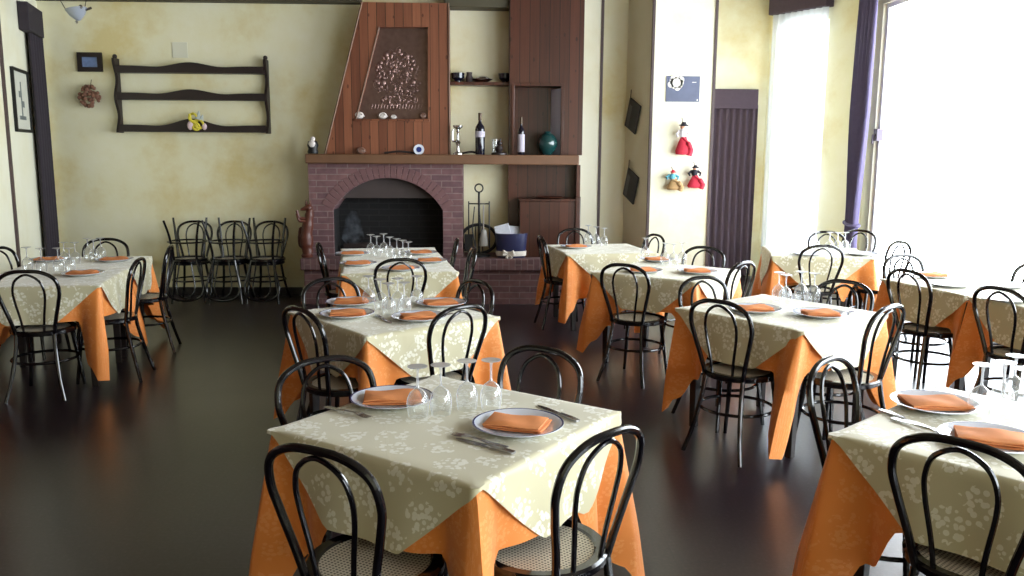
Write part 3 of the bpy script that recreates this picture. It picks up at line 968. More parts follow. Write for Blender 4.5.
def shell(px, py, z, y, r, mats, label, squash=0.75):
    p = W(px, py, y)
    m = MB().ball((p.x, y, z + r * squash * 0.98), r, 14, sc=(1, 0.8, squash))
    q = [Vector((p.x + (r * 0.72 * (1 - t / 30)) * cos(t * 0.5), y - r * 0.72, z + r * squash + r * 0.55 * (1 - t / 30) * sin(t * 0.5))) for t in range(26)]
    m.tube(q, [max(0.002, r * 0.14 * (1 - t / 30)) for t in range(26)], 6, mi=0)
    m.tube([(p.x + r * 0.6, y, z + r * squash), (p.x + r * 1.15, y - 0.01, z + r * squash * 0.7)], [r * 0.4, r * 0.06], 8)
    return tag(obj('shell', m, mats, None), label, 'shell')


LZ = r_bl.z + 0.001
ly = HFY + 0.04
shell(359, 116, LZ, ly, 0.055, MT['shell'], 'pale shell at the left end of the hood ledge')
shell(382.5, 117, LZ, ly, 0.052, MT['shell'], 'pale shell in the middle of the hood ledge')
shell(393.5, 117, LZ, ly, 0.034, MT['shell'], 'small shell right of the middle one on the hood ledge')
shell(423, 116, LZ, ly, 0.042, MT['shell_dark'], 'brownish shell at the right end of the hood ledge', 0.95)
shell(361, 150, MZ, MYY, 0.05, MT['shell_dark'], 'brown shell on the mantel under the hood')
bp_ = W(419, 150, MYY)
m = MB().lathe([(0, 0), (0.05, 0.002), (0.058, 0.008), (0.05, 0.006), (0, 0.006)], 20, (bp_.x, MYY, MZ + 0.05), M=Matrix.Rotation(R(78), 3, 'X'))
m.lathe([(0, 0.0085), (0.03, 0.0085), (0.03, 0.010), (0, 0.010)], 16, (bp_.x, MYY, MZ + 0.05), mi=1, M=Matrix.Rotation(R(78), 3, 'X'))
m.tube([(bp_.x, MYY + 0.03, MZ + 0.006), (bp_.x, MYY, MZ + 0.02)], 0.012, 6)
tag(obj('saucer', m, [MT['china'], MT['blue']], None), 'tiny blue and white saucer propped on the mantel', 'saucer')
# framed figurine at the left end
p = W(313, 153, MYY)
fg = thing('mantel_figurine', 'small dark figurine with pale face at the left end of the mantel', 'figurine', (p.x, MYY, MZ))
m = MB().lathe([(0, 0), (0.055, 0), (0.06, 0.02), (0.05, 0.05), (0.062, 0.09), (0.05, 0.13), (0, 0.15)], 16); obj('body', m, MT['iron'], fg)
m = MB().ball((0.0, -0.045, 0.105), 0.038, 12, sc=(1, 0.6, 1.1)); m.ball((0.0, 0, 0.155), 0.03, 10); obj('face', m, MT['shell'], fg)
# driftwood
for px, l, lab in ((400, 0.34, 'thin dark twig lying on the mantel under the hood'), (471, 0.2, 'thin dark twig lying behind the wine bottle')):
    p = W(px, 153, MYY + 0.05)
    m = MB().tube(crv([(p.x - l / 2, MYY + 0.05, MZ + 0.012), (p.x, MYY + 0.03, MZ + 0.03), (p.x + l / 2, MYY + 0.05, MZ + 0.012)]), 0.011, 7)
    tag(obj('twig', m, MT['bark'], None), lab, 'twig')
# silver candlestick
p = W(458, 153, MYY)
ch = W(458, 125.5, MYY).z - mz1
cs = thing('candlestick', 'silver candlestick on the mantel left of the wine bottle', 'candlestick', (p.x, MYY, MZ))
m = MB().lathe([(0, 0), (0.055, 0), (0.055, 0.012), (0.02, 0.03), (0.012, ch * 0.3), (0.03, ch * 0.42), (0.012, ch * 0.5), (0.012, ch * 0.72), (0.02, ch * 0.8), (0.012, ch * 0.84)], 20); obj('stem', m, MT['silver'], cs)
m = MB().lathe([(0.012, ch * 0.84), (0.05, ch * 0.93), (0.055, ch), (0.048, ch), (0.02, ch * 0.9), (0, ch * 0.9)], 20); obj('cup', m, MT['silver'], cs)
m = MB().tube(crv([(0.0, 0, ch * 0.5), (-0.05, 0, ch * 0.45), (-0.06, 0, ch * 0.7), (-0.05, 0, ch * 0.85)]), 0.01, 8); obj('branch', m, MT['silver'], cs)


def bottle(px, top, y, label, body, lab, width=1.0):
    p = W(px, 153, y)
    hgt = W(px, top, y).z - mz1
    t = thing('wine_bottle', label, 'bottle', (p.x, y, MZ), group=None)
    r = 0.052 * width
    m = MB().lathe([(0, 0), (r * 0.95, 0), (r, 0.006), (r, hgt * 0.6), (r * 0.9, hgt * 0.67), (r * 0.4, hgt * 0.76), (r * 0.33, hgt * 0.80), (r * 0.33, hgt * 0.985), (0, hgt * 0.985)], 24)
    obj('body', m, body, t)
    m = MB().lathe([(r * 0.36, hgt * 0.82), (r * 0.38, hgt * 0.83), (r * 0.38, hgt), (0, hgt)], 18); obj('capsule', m, MT['capsule'], t)
    m = MB()
    for z0, z1 in lab:
        m.lathe([(r + 0.0005, hgt * z0), (r + 0.002, hgt * z0), (r + 0.002, hgt * z1), (r + 0.0005, hgt * z1)], 24)
    obj('label', m, MT['label'], t)


bottle(480, 113, MYY, 'tall dark wine bottle on the mantel before the alcove', MT['bottle'], [(0.42, 0.56)])
bottle(521, 117.5, MYY + 0.04, 'wine bottle with long pale label before the wooden niche', MT['bottle'], [(0.08, 0.55)], 0.72)
# clear tumbler and dark figurine
p = W(495, 153, MYY)
m = MB().lathe([(0, 0.004), (0.024, 0.004), (0.026, 0), (0.036, 0.17), (0.034, 0.17), (0.024, 0.008), (0, 0.008)], 20, (p.x + 0.0, MYY + 0.12, MZ))
tag(obj('tumbler', m, MT['glass'], None), 'clear empty glass behind the dark figurine on the mantel', 'glass')
p = W(499, 153, MYY)
fg = thing('dark_figurine', 'squat dark carved figurine between the two mantel bottles', 'figurine', (p.x, MYY, MZ))
m = MB().lathe([(0, 0), (0.085, 0), (0.085, 0.018), (0.03, 0.03), (0.045, 0.06), (0.03, 0.10), (0, 0.10)], 16); obj('body', m, MT['rack'], fg)
m = MB().ball((0.005, 0, 0.125), 0.03, 10); m.tube([(0.01, 0, 0.14), (0.02, 0, 0.18)], [0.014, 0.004], 6); obj('head', m, MT['rack'], fg)
# teal vase (round)
p = W(547, 153, KY + 0.06)
vt = W(547, 132, KY + 0.02).z - mz1
m = MB().lathe([(0, 0), (0.05, 0), (0.085, vt * 0.18), (0.118, vt * 0.45), (0.112, vt * 0.65), (0.08, vt * 0.86), (0.03, vt * 0.98), (0.034, vt * 1.02), (0.026, vt * 1.02), (0.02, vt * 0.95), (0, vt * 0.9)], 28, (p.x, KY + 0.05, MZ))
tag(obj('teal_vase', m, MT['teal'], None), 'round teal glazed vase standing in the wooden niche', 'vase')
# alcove shelf bowls and dish
for px, lab, sc in ((458, 'dark bowl at the left end of the alcove shelf', 1.0), (505, 'dark bowl at the right end of the alcove shelf', 0.95)):
    p = W(px, 80, BY - 0.1)
    m = MB().lathe([(0, 0), (0.035, 0), (0.035, 0.012), (0.07, 0.045), (0.078, 0.1), (0.072, 0.1), (0.06, 0.045), (0, 0.02)], 20, (p.x, BY - 0.11, sz + 0.001))
    tag(obj('bowl', m, MT['bottle'], None), lab, 'bowl')
p = W(480, 80, BY - 0.1)
dish = thing('silver_dish', 'grey metal dish with a small jug on the alcove shelf', 'dish', (p.x, BY - 0.11, sz + 0.001))
m = MB().lathe([(0, 0), (0.06, 0), (0.12, 0.03), (0.125, 0.035), (0.05, 0.012), (0, 0.012)], 24, (0.02, 0, 0)); m.ball((0.03, 0, 0.035), 0.07, 14, sc=(1.2, 0.8, 0.55)); obj('bowl', m, MT['silver'], dish)
m = MB().lathe([(0, 0), (0.035, 0), (0.04, 0.05), (0.028, 0.085), (0.034, 0.11), (0.028, 0.11), (0, 0.08)], 16, (-0.12, 0, 0)); obj('jug', m, MT['soot_plain'], dish)

# ================================================================== back wall pieces
def plate_rack():
    a, b = W(114, 95, BY - 0.13), W(267, 95, BY - 0.13)
    z0, zt_ = W(190, 133, BY - 0.13).z, W(190, 58.5, BY - 0.13).z
    t = thing('plate_rack', 'long dark three tier wall rack with scalloped rails', 'wall rack', ((a.x + b.x) / 2, BY - 0.07, z0))
    x0, x1 = a.x, b.x
    Hh = zt_ - z0
    dpt = lambda v: 0.10 + 0.035 * cos(v / Hh * 4 * pi + 0.3)
    for x in (x0, x1 - 0.03):
        n = 24
        pts = [(0.0, Hh * i / n) for i in (0, n)][::1]
        poly = [(0, 0)] + [(dpt(Hh * i / n), Hh * i / n) for i in range(n + 1)] + [(0, Hh)]
        m = MB().prism(poly, lambda u, v, d: (d, BY - 0.002 - u, z0 + v), x, x + 0.03)
        m.ball((x + 0.015, BY - 0.08, zt_ + 0.02), 0.026, 10)
        obj('side_panel', m, MT['rack'], t, True)
    rails = [(W(190, 132, BY - .12).z, W(190, 125, BY - .12).z), (W(190, 100, BY - .12).z, W(190, 93, BY - .12).z), (W(190, 73, BY - .12).z, W(190, 66, BY - .12).z)]
    for k, (rz0, rz1) in enumerate(rails):
        n = 40; poly = [(x0 + 0.03, rz0), (x1 - 0.03, rz0)]
        top = []
        for i in range(n + 1):
            s = i / n
            hump = 0.05 * math.exp(-((s - 0.5) / 0.13) ** 2) * (1.4 if k == 0 else 0.8) - 0.012 * math.exp(-((s - 0.28) / 0.1) ** 2) - 0.012 * math.exp(-((s - 0.72) / 0.1) ** 2)
            top.append((x0 + 0.03 + (x1 - x0 - 0.06) * s, rz1 + hump))
        poly += top[::-1]
        m = MB().prism(poly, lambda u, v, d: (u, d, v), BY - 0.13, BY - 0.108)
        obj('rail', m, MT['rack'], t, True)
        m = MB().box(x0 + 0.03, BY - 0.108, rz0, x1 - 0.03, BY - 0.002, rz0 + 0.022)
        obj('shelf', m, MT['rack'], t, True)
    return rails[0][0]


rz = plate_rack()
p = W(196, 125, BY - 0.16)
orn = thing('ribbon_ornament', 'yellow bow ornament with pale pink felt on the lowest rack rail', 'ornament', (p.x, BY - 0.155, rz))
m = MB()
for dx, dz, r_ in ((0.035, 0.085, 0.045), (-0.03, 0.16, 0.042), (0.0, 0.06, 0.035)):
    m.tube([(dx + r_ * cos(a), -0.01 * sin(2 * a), dz + r_ * sin(a)) for a in [2 * pi * k / 20 for k in range(20)]], 0.014, 8, True)
m.tube(crv([(-0.07, 0, 0.20), (-0.05, 0, 0.12), (0.0, -0.01, 0.09), (0.02, 0, 0.02)]), 0.014, 8)
obj('bow', m, MT['yellow'], orn)
m = MB().ball((-0.065, 0.0, 0.07), 0.045, 12, sc=(0.8, 0.5, 1.1)); m.ball((0.09, 0.0, 0.06), 0.035, 12, sc=(0.8, 0.5, 1.1)); obj('felt', m, MT['pinkish'], orn)
m = MB().tube([(0.02, 0.01, 0.14), (0.035, 0.01, 0.235)], [0.04, 0.004], 8); m.tube([(0.05, 0.012, 0.13), (0.075, 0.01, 0.19)], [0.035, 0.004], 8); obj('leaf', m, MT['print_grey'], orn)


def picture(name, f, u0, u1, z0, z1, fw, frame, inner, label, mount=None, figure=None):
    t = thing(name, label, 'picture', f((u0 + u1) / 2, 0.0, z0))
    m = MB()
    for a in ((u0, u1, z0, z0 + fw), (u0, u1, z1 - fw, z1), (u0, u0 + fw, z0 + fw, z1 - fw), (u1 - fw, u1, z0 + fw, z1 - fw)):
        m.prism([(a[0], 0.002), (a[1], 0.002), (a[1], 0.03), (a[0], 0.03)], f, a[2], a[3])
    obj('frame', m, frame, t, True, smooth=0)
    m = MB().prism([(u0 + fw, 0.004), (u1 - fw, 0.004), (u1 - fw, 0.014), (u0 + fw, 0.014)], f, z0 + fw, z1 - fw)
    obj('print', m, inner, t, True, smooth=0)
    if figure:
        m = MB()
        for (a, b, c, d) in figure:
            m.prism([(a, 0.0135), (b, 0.0135), (b, 0.016), (a, 0.016)], f, c, d)
        obj('drawing', m, MT['print_ink'], t, True, smooth=0)
    return t


FB = lambda u, v, z: Vector((u, BY - v, z))
a, b = W(77.5, 52.5, BY), W(103.5, 72, BY)
picture('framed_picture', FB, a.x, b.x, b.z, a.z, 0.05, MT['rack'], MT['print_blue'], 'small blue picture in a dark frame near the wall rack')
u1_, zz1 = on_line(9.5, 70, CL, DL); u0_, zz0 = on_line(30, 132, CL, DL)
uc = (u0_ + u1_) / 2; hz_ = zz1 - zz0
zl = on_line(20, 132, CL, DL)[1]; zh = on_line(20, 70, CL, DL)[1]
picture('framed_print', LW, min(u0_, u1_), max(u0_, u1_), zl, zh, 0.03, MT['iron'], MT['mount'], 'grey engraving in a thin black frame on the left wall',
        figure=[(uc - 0.02, uc + 0.02, zl + 0.2 * (zh - zl), zl + 0.8 * (zh - zl)), (uc - 0.13, uc + 0.12, zl + 0.2 * (zh - zl), zl + 0.26 * (zh - zl)), (uc - 0.1, uc - 0.02, zl + 0.4 * (zh - zl), zl + 0.5 * (zh - zl)), (uc + 0.02, uc + 0.09, zl + 0.55 * (zh - zl), zl + 0.65 * (zh - zl))])
# dried flower ball
p = W(93, 97, BY)
wr_ = thing('dried_wreath', 'round bunch of dried brown flowers hanging below the small picture', 'dried flowers', (p.x, BY - 0.06, p.z))
m = MB(); rng = random.Random(5)
for i in range(60):
    a = rng.uniform(0, 2 * pi); q = math.sqrt(rng.random()) * 0.115
    m.ball((q * cos(a), -0.03 + rng.uniform(-0.02, 0.02) - 0.03 * (1 - q / 0.115), q * sin(a)), rng.uniform(0.014, 0.026), 7)
obj('flower_heads', m, MT['dried'], wr_)
m = MB().tube([(0, 0.0, 0.08), (0, 0.05, 0.19)], 0.004, 5); obj('string', m, MT['string'], wr_)
# pale patched squares and vent on the wall
for px, py, s_, lab in ((180, 50, 0.17, 'pale square plastered patch above the wall rack'),):
    p = W(px, py, BY)
    m = MB().box(p.x - s_ / 2, BY - 0.006, p.z - s_ / 2, p.x + s_ / 2, BY + 0.001, p.z + s_ / 2)
    tag(obj('wall_cover_plate', m, MT['patch'], None, bevel=0.002), lab, 'cover plate')

# hanging lamp top left
p = W(77, 13, 8.6)
lm = thing('hanging_lamp', 'small frosted dish lamp hanging on thin wires at the top left', 'lamp', (p.x, 8.6, p.z))
T_ = Matrix.Rotation(R(-10), 3, 'Y')
m = MB().lathe([(0, -0.075), (0.02, -0.07), (0.07, -0.02), (0.10, 0.04), (0.096, 0.042), (0.066, -0.012), (0, -0.06)], 24, M=T_); obj('dish', m, MT['frosted'], lm)
m = MB().ball((-0.01, 0, -0.085), 0.014, 8); m.tube([(0.085, 0, 0.03), (0.14, 0, 0.05)], 0.012, 6); m.ball((0.06, -0.05, 0.05), 0.02, 8); obj('fitting', m, MT['steel'], lm)
m = MB()
for q in ((-0.1, 0, 0.02, -0.26), (0.06, 0.03, 0.04, 0.13)):
    m.tube([(q[0], q[1], q[2]), (q[3] * 2.0, q[1], CEIL - p.z)], 0.004, 5)
obj('wire', m, MT['string'], lm)

# ================================================================== pillar pieces
dir_p = (PA - PC).normalized(); nrm_p = Vector((dir_p.y, -dir_p.x))
if nrm_p.dot(-PC) < 0: nrm_p = -nrm_p


def PWf(u, v, z):
    q = PC + dir_p * u + nrm_p * v
    return Vector((q.x, q.y, z))


for cx, cy, lab in ((634.5, 116, 'upper dark slate hanging by its corner on the pillar side'), (632.5, 186, 'lower dark slate hanging by its corner on the pillar side')):
    u_, z_ = on_line(cx, cy, PC, dir_p)
    t = thing('hanging_slate', lab, 'slate', PWf(u_, 0.0, z_))
    ang = R(22); w_, h_ = 0.13, 0.165
    rot = lambda a, b: (u_ + a * cos(ang) + b * sin(ang) * 0.9, z_ - a * sin(ang) * 1.1 + b * cos(ang))
    poly = [rot(-w_, -h_), rot(w_, -h_), rot(w_, h_), rot(-w_, h_)]
    m = MB().prism(poly, lambda u, z, v: PWf(u, v, z), 0.012, 0.03); obj('board', m, MT['slate'], t, True, smooth=0)
    p2 = [rot(-w_ * 0.8, -h_ * 0.92), rot(-w_ * 0.3, -h_ * 0.92), rot(-w_ * 0.3, h_ * 0.6), rot(-w_ * 0.8, h_ * 0.6)]
    m = MB().prism(p2, lambda u, z, v: PWf(u, v, z), 0.0295, 0.0315); obj('pale_edge', m, MT['slate_mark'], t, True, smooth=0)
    tp = rot(-w_, h_)
    m = MB().tube([PWf(tp[0], 0.02, tp[1]), PWf(tp[0] - 0.02, 0.004, tp[1] + 0.09)], 0.005, 5); obj('cord', m, MT['string'], t, True)

a, b = W(666.5, 76, PFY), W(699, 102, PFY)
ps = thing('picture_card', 'grey blue card printed with a white blossom on the pillar', 'card', ((a.x + b.x) / 2, PFY, b.z))
m = MB().box(a.x, PFY - 0.008, b.z, b.x, PFY - 0.001, a.z); obj('card', m, MT['card'], ps, True)
m = MB()
bx_, bz_ = a.x + 0.30 * (b.x - a.x), a.z - 0.26 * (a.z - b.z)
for k in range(9):
    an = k * 2 * pi / 9; q = 0.05 if k % 2 else 0.035
    m.lathe([(0, 0), (0.036, 0), (0.036, 0.002), (0, 0.002)], 12, (bx_ + 1.25 * q * cos(an), PFY - 0.008, bz_ + q * sin(an)), M=Matrix.Rotation(R(90), 3, 'X'))
m.lathe([(0, 0), (0.045, 0), (0.045, 0.0025), (0, 0.0025)], 16, (bx_, PFY - 0.008, bz_), M=Matrix.Rotation(R(90), 3, 'X'))
m.box(b.x - 0.085, PFY - 0.0095, a.z - 0.068, b.x - 0.04, PFY - 0.0075, a.z - 0.062)
m.box(b.x - 0.028, PFY - 0.0095, b.z + 0.014, b.x - 0.016, PFY - 0.0075, b.z + 0.026)
obj('blossom', m, MT['card_white'], ps, True)


def doll(px, top, bot, label, hat, torso, skirt, spread=1.0, side=0.0, hand=False):
    c = W(px, (top + bot) / 2, PFY)
    zt2, zb2 = W(px, top, PFY).z, W(px, bot, PFY).z
    Hh = zt2 - zb2
    t = thing('rag_doll', label, 'doll', (c.x, PFY - 0.055, zb2))
    m = MB().lathe([(0.0, Hh * 0.0), (0.075 * spread, Hh * 0.02), (0.09 * spread, Hh * 0.10), (0.06 * spread, Hh * 0.32), (0.03, Hh * 0.52), (0, Hh * 0.53)], 18, (side, 0, 0), M=Matrix.Diagonal((1, 0.55, 1)).to_3x3())
    obj('skirt', m, skirt, t)
    m = MB().tube(crv([(0.0, -0.02, Hh * 0.5), (side + 0.045, -0.03, Hh * 0.34), (side + 0.075, -0.02, Hh * 0.16), (side + 0.06, -0.015, -Hh * 0.02)]), [0.012] * 6 + [0.026] * 6 + [0.034] * 6 + [0.03], 9)
    obj('skirt_fold', m, skirt, t)
    m = MB().lathe([(0, Hh * 0.5), (0.028, Hh * 0.5), (0.036, Hh * 0.6), (0.034, Hh * 0.7), (0.014, Hh * 0.745), (0, Hh * 0.75)], 14)
    m.tube([(-0.03, 0, Hh * 0.69), (-0.065, -0.01, Hh * 0.58), (-0.05, -0.02, Hh * 0.5)], [0.015, 0.013, 0.01], 8)
    m.tube([(0.03, 0, Hh * 0.69), (0.068, -0.01, Hh * 0.6), (0.055, -0.02, Hh * 0.5)], [0.015, 0.013, 0.01], 8)
    obj('bodice', m, torso, t)
    m = MB().ball((0, -0.004, Hh * 0.80), Hh * 0.075, 12); obj('head', m, MT['skin'], t)
    m = MB().lathe([(Hh * 0.05, Hh * 0.83), (Hh * 0.14, Hh * 0.835), (Hh * 0.14, Hh * 0.85), (Hh * 0.08, Hh * 0.87), (Hh * 0.06, Hh * 0.93), (0, Hh * 0.94)], 14, M=Matrix.Rotation(R(10), 3, 'X')); obj('hat', m, hat, t)
    m = MB().tube([(0, 0.0, Hh * 0.92), (0.0, 0.045, Hh * 1.05)], 0.004, 5); obj('cord', m, MT['string'], t)


doll(681, 119.5, 155, 'largest doll in a red skirt hanging top of the pillar group', MT['doll_black'], MT['doll_white'], MT['red'], 1.0, 0.015)
doll(671, 168, 190, 'doll in a turquoise dress hanging at the lower left of the pillar', MT['red'], MT['doll_blue'], MT['straw'], 0.9, 0.02)
doll(693, 163, 188, 'doll in black and red hanging at the lower right of the pillar', MT['doll_black'], MT['doll_black'], MT['red'], 0.95, 0.01)

# ================================================================== chair
def make_chair():
    t = thing('bentwood_chair', 'black bentwood chair', 'chair')
    m = MB().lathe([(0.165, 0.432), (0.198, 0.430), (0.207, 0.437), (0.208, 0.457), (0.200, 0.465), (0.172, 0.464), (0.165, 0.458), (0.165, 0.432)], 40)
    seat = obj('seat', m, MT['black'], t)
    m = MB().lathe([(0, 0.453), (0.1, 0.4535), (0.168, 0.458), (0.168, 0.450), (0, 0.446)], 40)
    obj('cane_panel', m, MT['cane'], seat)['label'] = 'woven cane panel'
    mir = lambda pts: pts + [(-x, y, z) for x, y, z in pts[-2::-1]]
    o = crv(mir([(-0.118, -0.165, 0.44), (-0.14, -0.183, 0.54), (-0.172, -0.205, 0.66), (-0.188, -0.222, 0.745), (-0.168, -0.24, 0.825), (-0.095, -0.252, 0.870), (0, -0.256, 0.88)]), 6)
    obj('back_hoop', MB().tube(o, 0.0128, 10), MT['black'], t)
    i_ = crv(mir([(-0.062, -0.183, 0.455), (-0.074, -0.195, 0.56), (-0.093, -0.212, 0.68), (-0.094, -0.226, 0.755), (-0.068, -0.240, 0.82), (0, -0.249, 0.856)]), 6)
    obj('inner_hoop', MB().tube(i_, 0.0082, 8), MT['black'], t)
    for s in (-1, 1):
        q = crv([(s * 0.118, -0.165, 0.44), (s * 0.124, -0.182, 0.33), (s * 0.148, -0.222, 0.15), (s * 0.182, -0.262, 0.0)], 6)
        obj('leg', MB().tube(q, [0.0135] * 12 + [0.012] * 7, 10), MT['black'], t)
    for s in (-1, 1):
        q = crv([(s * 0.135, 0.128, 0.434), (s * 0.152, 0.147, 0.25), (s * 0.180, 0.172, 0.0)], 6)
        obj('leg', MB().tube(q, [0.017 - 0.006 * k / 12 for k in range(13)], 10), MT['black'], t)
    ring = [(0.205 * cos(2 * pi * k / 32), -0.018 + 0.205 * sin(2 * pi * k / 32), 0.25) for k in range(32)]
    obj('stretcher_ring', MB().tube(ring, 0.0095, 8, True), MT['black'], t)
    return t


CH0 = make_chair()
_first = [True]


def chair(hx, hy, face, label, group='bentwood chairs around the tables', z=0.0, flip=False, centre=False):
    """hx, hy: plan position of the top of the back hoop; face: direction the sitter looks, degrees"""
    d = Vector((cos(R(face)), sin(R(face))))
    x, y = (hx, hy) if centre else (hx + 0.256 * d.x, hy + 0.256 * d.y)
    rot = (pi if flip else 0, 0, R(face) - pi / 2)
    if _first[0]:
        _first[0] = False
        CH0.location = (x, y, z); CH0.rotation_euler = rot; CH0['label'] = label; CH0['group'] = group
        return CH0
    return dup(CH0, (x, y, z), rot, label, group)


# ================================================================== table with its two cloths
TOPZ = 0.735


def make_table(a):
    t = thing('dining_table', 'square dark wooden dining table', 'table')
    h = a / 2
    m = MB().box(-h, -h, TOPZ - 0.03, h, h, TOPZ); obj('tabletop', m, MT['table_wood'], t, bevel=0.004)
    m = MB(); i = h - 0.09
    for s in (-1, 1):
        m.box(-i, s * i - 0.012, TOPZ - 0.11, i, s * i + 0.012, TOPZ - 0.03); m.box(s * i - 0.012, -i, TOPZ - 0.11, s * i + 0.012, i, TOPZ - 0.03)
    obj('apron', m, MT['table_wood'], t)
    for sx in (-1, 1):
        for sy in (-1, 1):
            m = MB()
            c = h - 0.085
            vs = []
            for z, w in ((0, 0.02), (TOPZ - 0.03, 0.029)):
                vs += [(sx * c + dx * w, sy * c + dy * w, z) for dx, dy in ((-1, -1), (1, -1), (1, 1), (-1, 1))]
            m.add(vs, [(3, 2, 1, 0), (4, 5, 6, 7)] + [(k, (k + 1) % 4, 4 + (k + 1) % 4, 4 + k) for k in range(4)])
            obj('leg', m, MT['table_wood'], t, bevel=0.003)
    return t


def lerp_tab(tab, s):
    for (s0, d0), (s1, d1) in zip(tab, tab[1:]):
        if s <= s1:
            k = (s - s0) / (s1 - s0); k = k * k * (3 - 2 * k)
            return d0 + (d1 - d0) * k
    return tab[-1][1]


def lerp_tab(tab, s):
    for (s0, d0), (s1, d1) in zip(tab, tab[1:]):
        if s <= s1:
            k = (s - s0) / (s1 - s0); k = k * k * (3 - 2 * k)
            return d0 + (d1 - d0) * k
    return tab[-1][1]


def cloth_mesh(a, kind, seats, seed, join=(False,) * 4, swing={}):
    """kind 'under': square cloth hanging to low pointed corners; 'over': diagonal cloth hanging to points at the middle of each side.
    seats: local plan positions of the seats pushed in, on which the cloth lies; join[k]: that side touches the next table.
    side 0 faces local -Y, 1 +X, 2 +Y, 3 -X"""
    rng = random.Random(seed)
    under = kind == 'under'
    h = a / 2 + 0.002
    n = 48
    top = TOPZ + (0.0035 if under else 0.0075)
    per = []
    cs = [(-h, -h), (h, -h), (h, h), (-h, h)]
    for k in range(4):
        p, q = Vector(cs[k]), Vector(cs[(k + 1) % 4])
        d = (q - p).normalized(); nn = Vector((d.y, -d.x))
        for i in range(n):
            f = i / n
            f = f - 0.45 * sin(2 * pi * f) / (2 * pi)          # closer columns near the corners
            per.append((k, p + (q - p) * f, d, nn, f * 2 * h, 2 * h))
    N = len(per)
    ph = [rng.uniform(0, 6.28) for _ in range(4)]
    lowc = [rng.uniform(-0.02, 0.03) for _ in range(4)]
    lean = [rng.uniform(-0.05, 0.05) for _ in range(4)]
    tipx = [rng.uniform(-0.04, 0.04) for _ in range(4)]
    vs, uvs, fs = [], [], []
    rings = [0.0, 0.3, 0.6, 0.85, 0.97, 1.0]
    vs.append((0, 0, top)); uvs.append((0, 0))
    for rr in rings[1:]:
        for (k, p, d, nn, s, l) in per:
            vs.append((p.x * rr, p.y * rr, top - (0.002 if rr == 1.0 else 0))); uvs.append((p.x * rr, p.y * rr))
    HS = 14
    cols = []
    for (k, p, d, nn, s, l) in per:
        ss = min(s, l - s)
        near = k if s < l / 2 else (k + 1) % 4
        other = (k - 1) % 4 if s < l / 2 else (k + 1) % 4
        jn = join[k]; cj = jn or join[other]
        dist = min([((p + nn * 0.05) - Vector(q)).length for q in seats] + [9])
        push = min(1, max(0, (0.31 - dist) / 0.085)); push = push * push * (3 - 2 * push) * min(1, max(0, (ss - 0.05) / 0.08))
        if under:
            low = 0.65 + lowc[near]
            drop = lerp_tab([(0, low), (0.05, low - 0.10), (0.12, 0.42), (0.2, 0.405), (9, 0.405)], ss)
            if jn: drop = 0.04
            drop = drop + (min(drop, 0.243) - drop) * push
        else:
            x = abs((s - l / 2) - tipx[k]) / (l / 2)
            tip = 0.36
            drop = tip * (1 - min(1, x) ** 1.12) + 0.012
            drop = min(drop, tip * 0.985)
            if jn: drop = 0.03
            drop = drop + (min(drop, 0.258) - drop) * push
        cols.append((ss, near, jn, cj, drop, push))
    for j in range(1, HS + 1):
        t = j / HS
        for (k, p, d, nn, s, l), (ss, near, jn, cj, dr, push) in zip(per, cols):
            dg = nn if cj else Vector(cs[near]).normalized()
            drop = dr * t
            amp = min(1, drop / 0.45)
            e = 1 - math.exp(-(ss / 0.1) ** 2)
            rip = 0.016 * sin(s * 21 + ph[k]) * amp * e
            if jn: v = nn * (-0.002 - (0.0 if not under else 0.002))
            elif under:
                v = nn * (0.003 + 0.045 * amp + rip)
                w = 0.040 + 0.030 * drop
                v += dg * (0.115 * drop * math.exp(-(ss / w) ** 2))
                v -= nn * (0.16 * drop * math.exp(-((ss - 0.125) / 0.055) ** 2))
                v += Vector(swing.get(near, (0, 0))) * (drop * math.exp(-(ss / 0.16) ** 2))
                v += d * (lean[near] * drop * math.exp(-(ss / 0.12) ** 2))
            else:
                v = nn * (0.009 + 0.050 * amp + rip) + dg * (0.010 * math.exp(-(ss / 0.03) ** 2))
            vs.append((p.x + v.x, p.y + v.y, top - 0.002 - drop)); uv = p + nn * drop
            uvs.append((uv.x, uv.y))
    R1 = len(rings) - 1
    for i in range(N): fs.append((0, 1 + i, 1 + (i + 1) % N))
    for r in range(R1 + HS - 1):
        for i in range(N):
            o = 1 + r * N; j = (i + 1) % N
            fs.append((o + i, o + N + i, o + N + j, o + j))
    c45 = math.sqrt(0.5)
    m = MB().add(vs, fs)
    m.uv = [(u * c45 - v * c45 + 3 + seed * 0.37, u * c45 + v * c45 + 3) for u, v in uvs] if not under else [(u + 5 + seed * 0.21, v + 5) for u, v in uvs]
    return m


TB0 = {}
CLOTHZ = TOPZ + 0.009


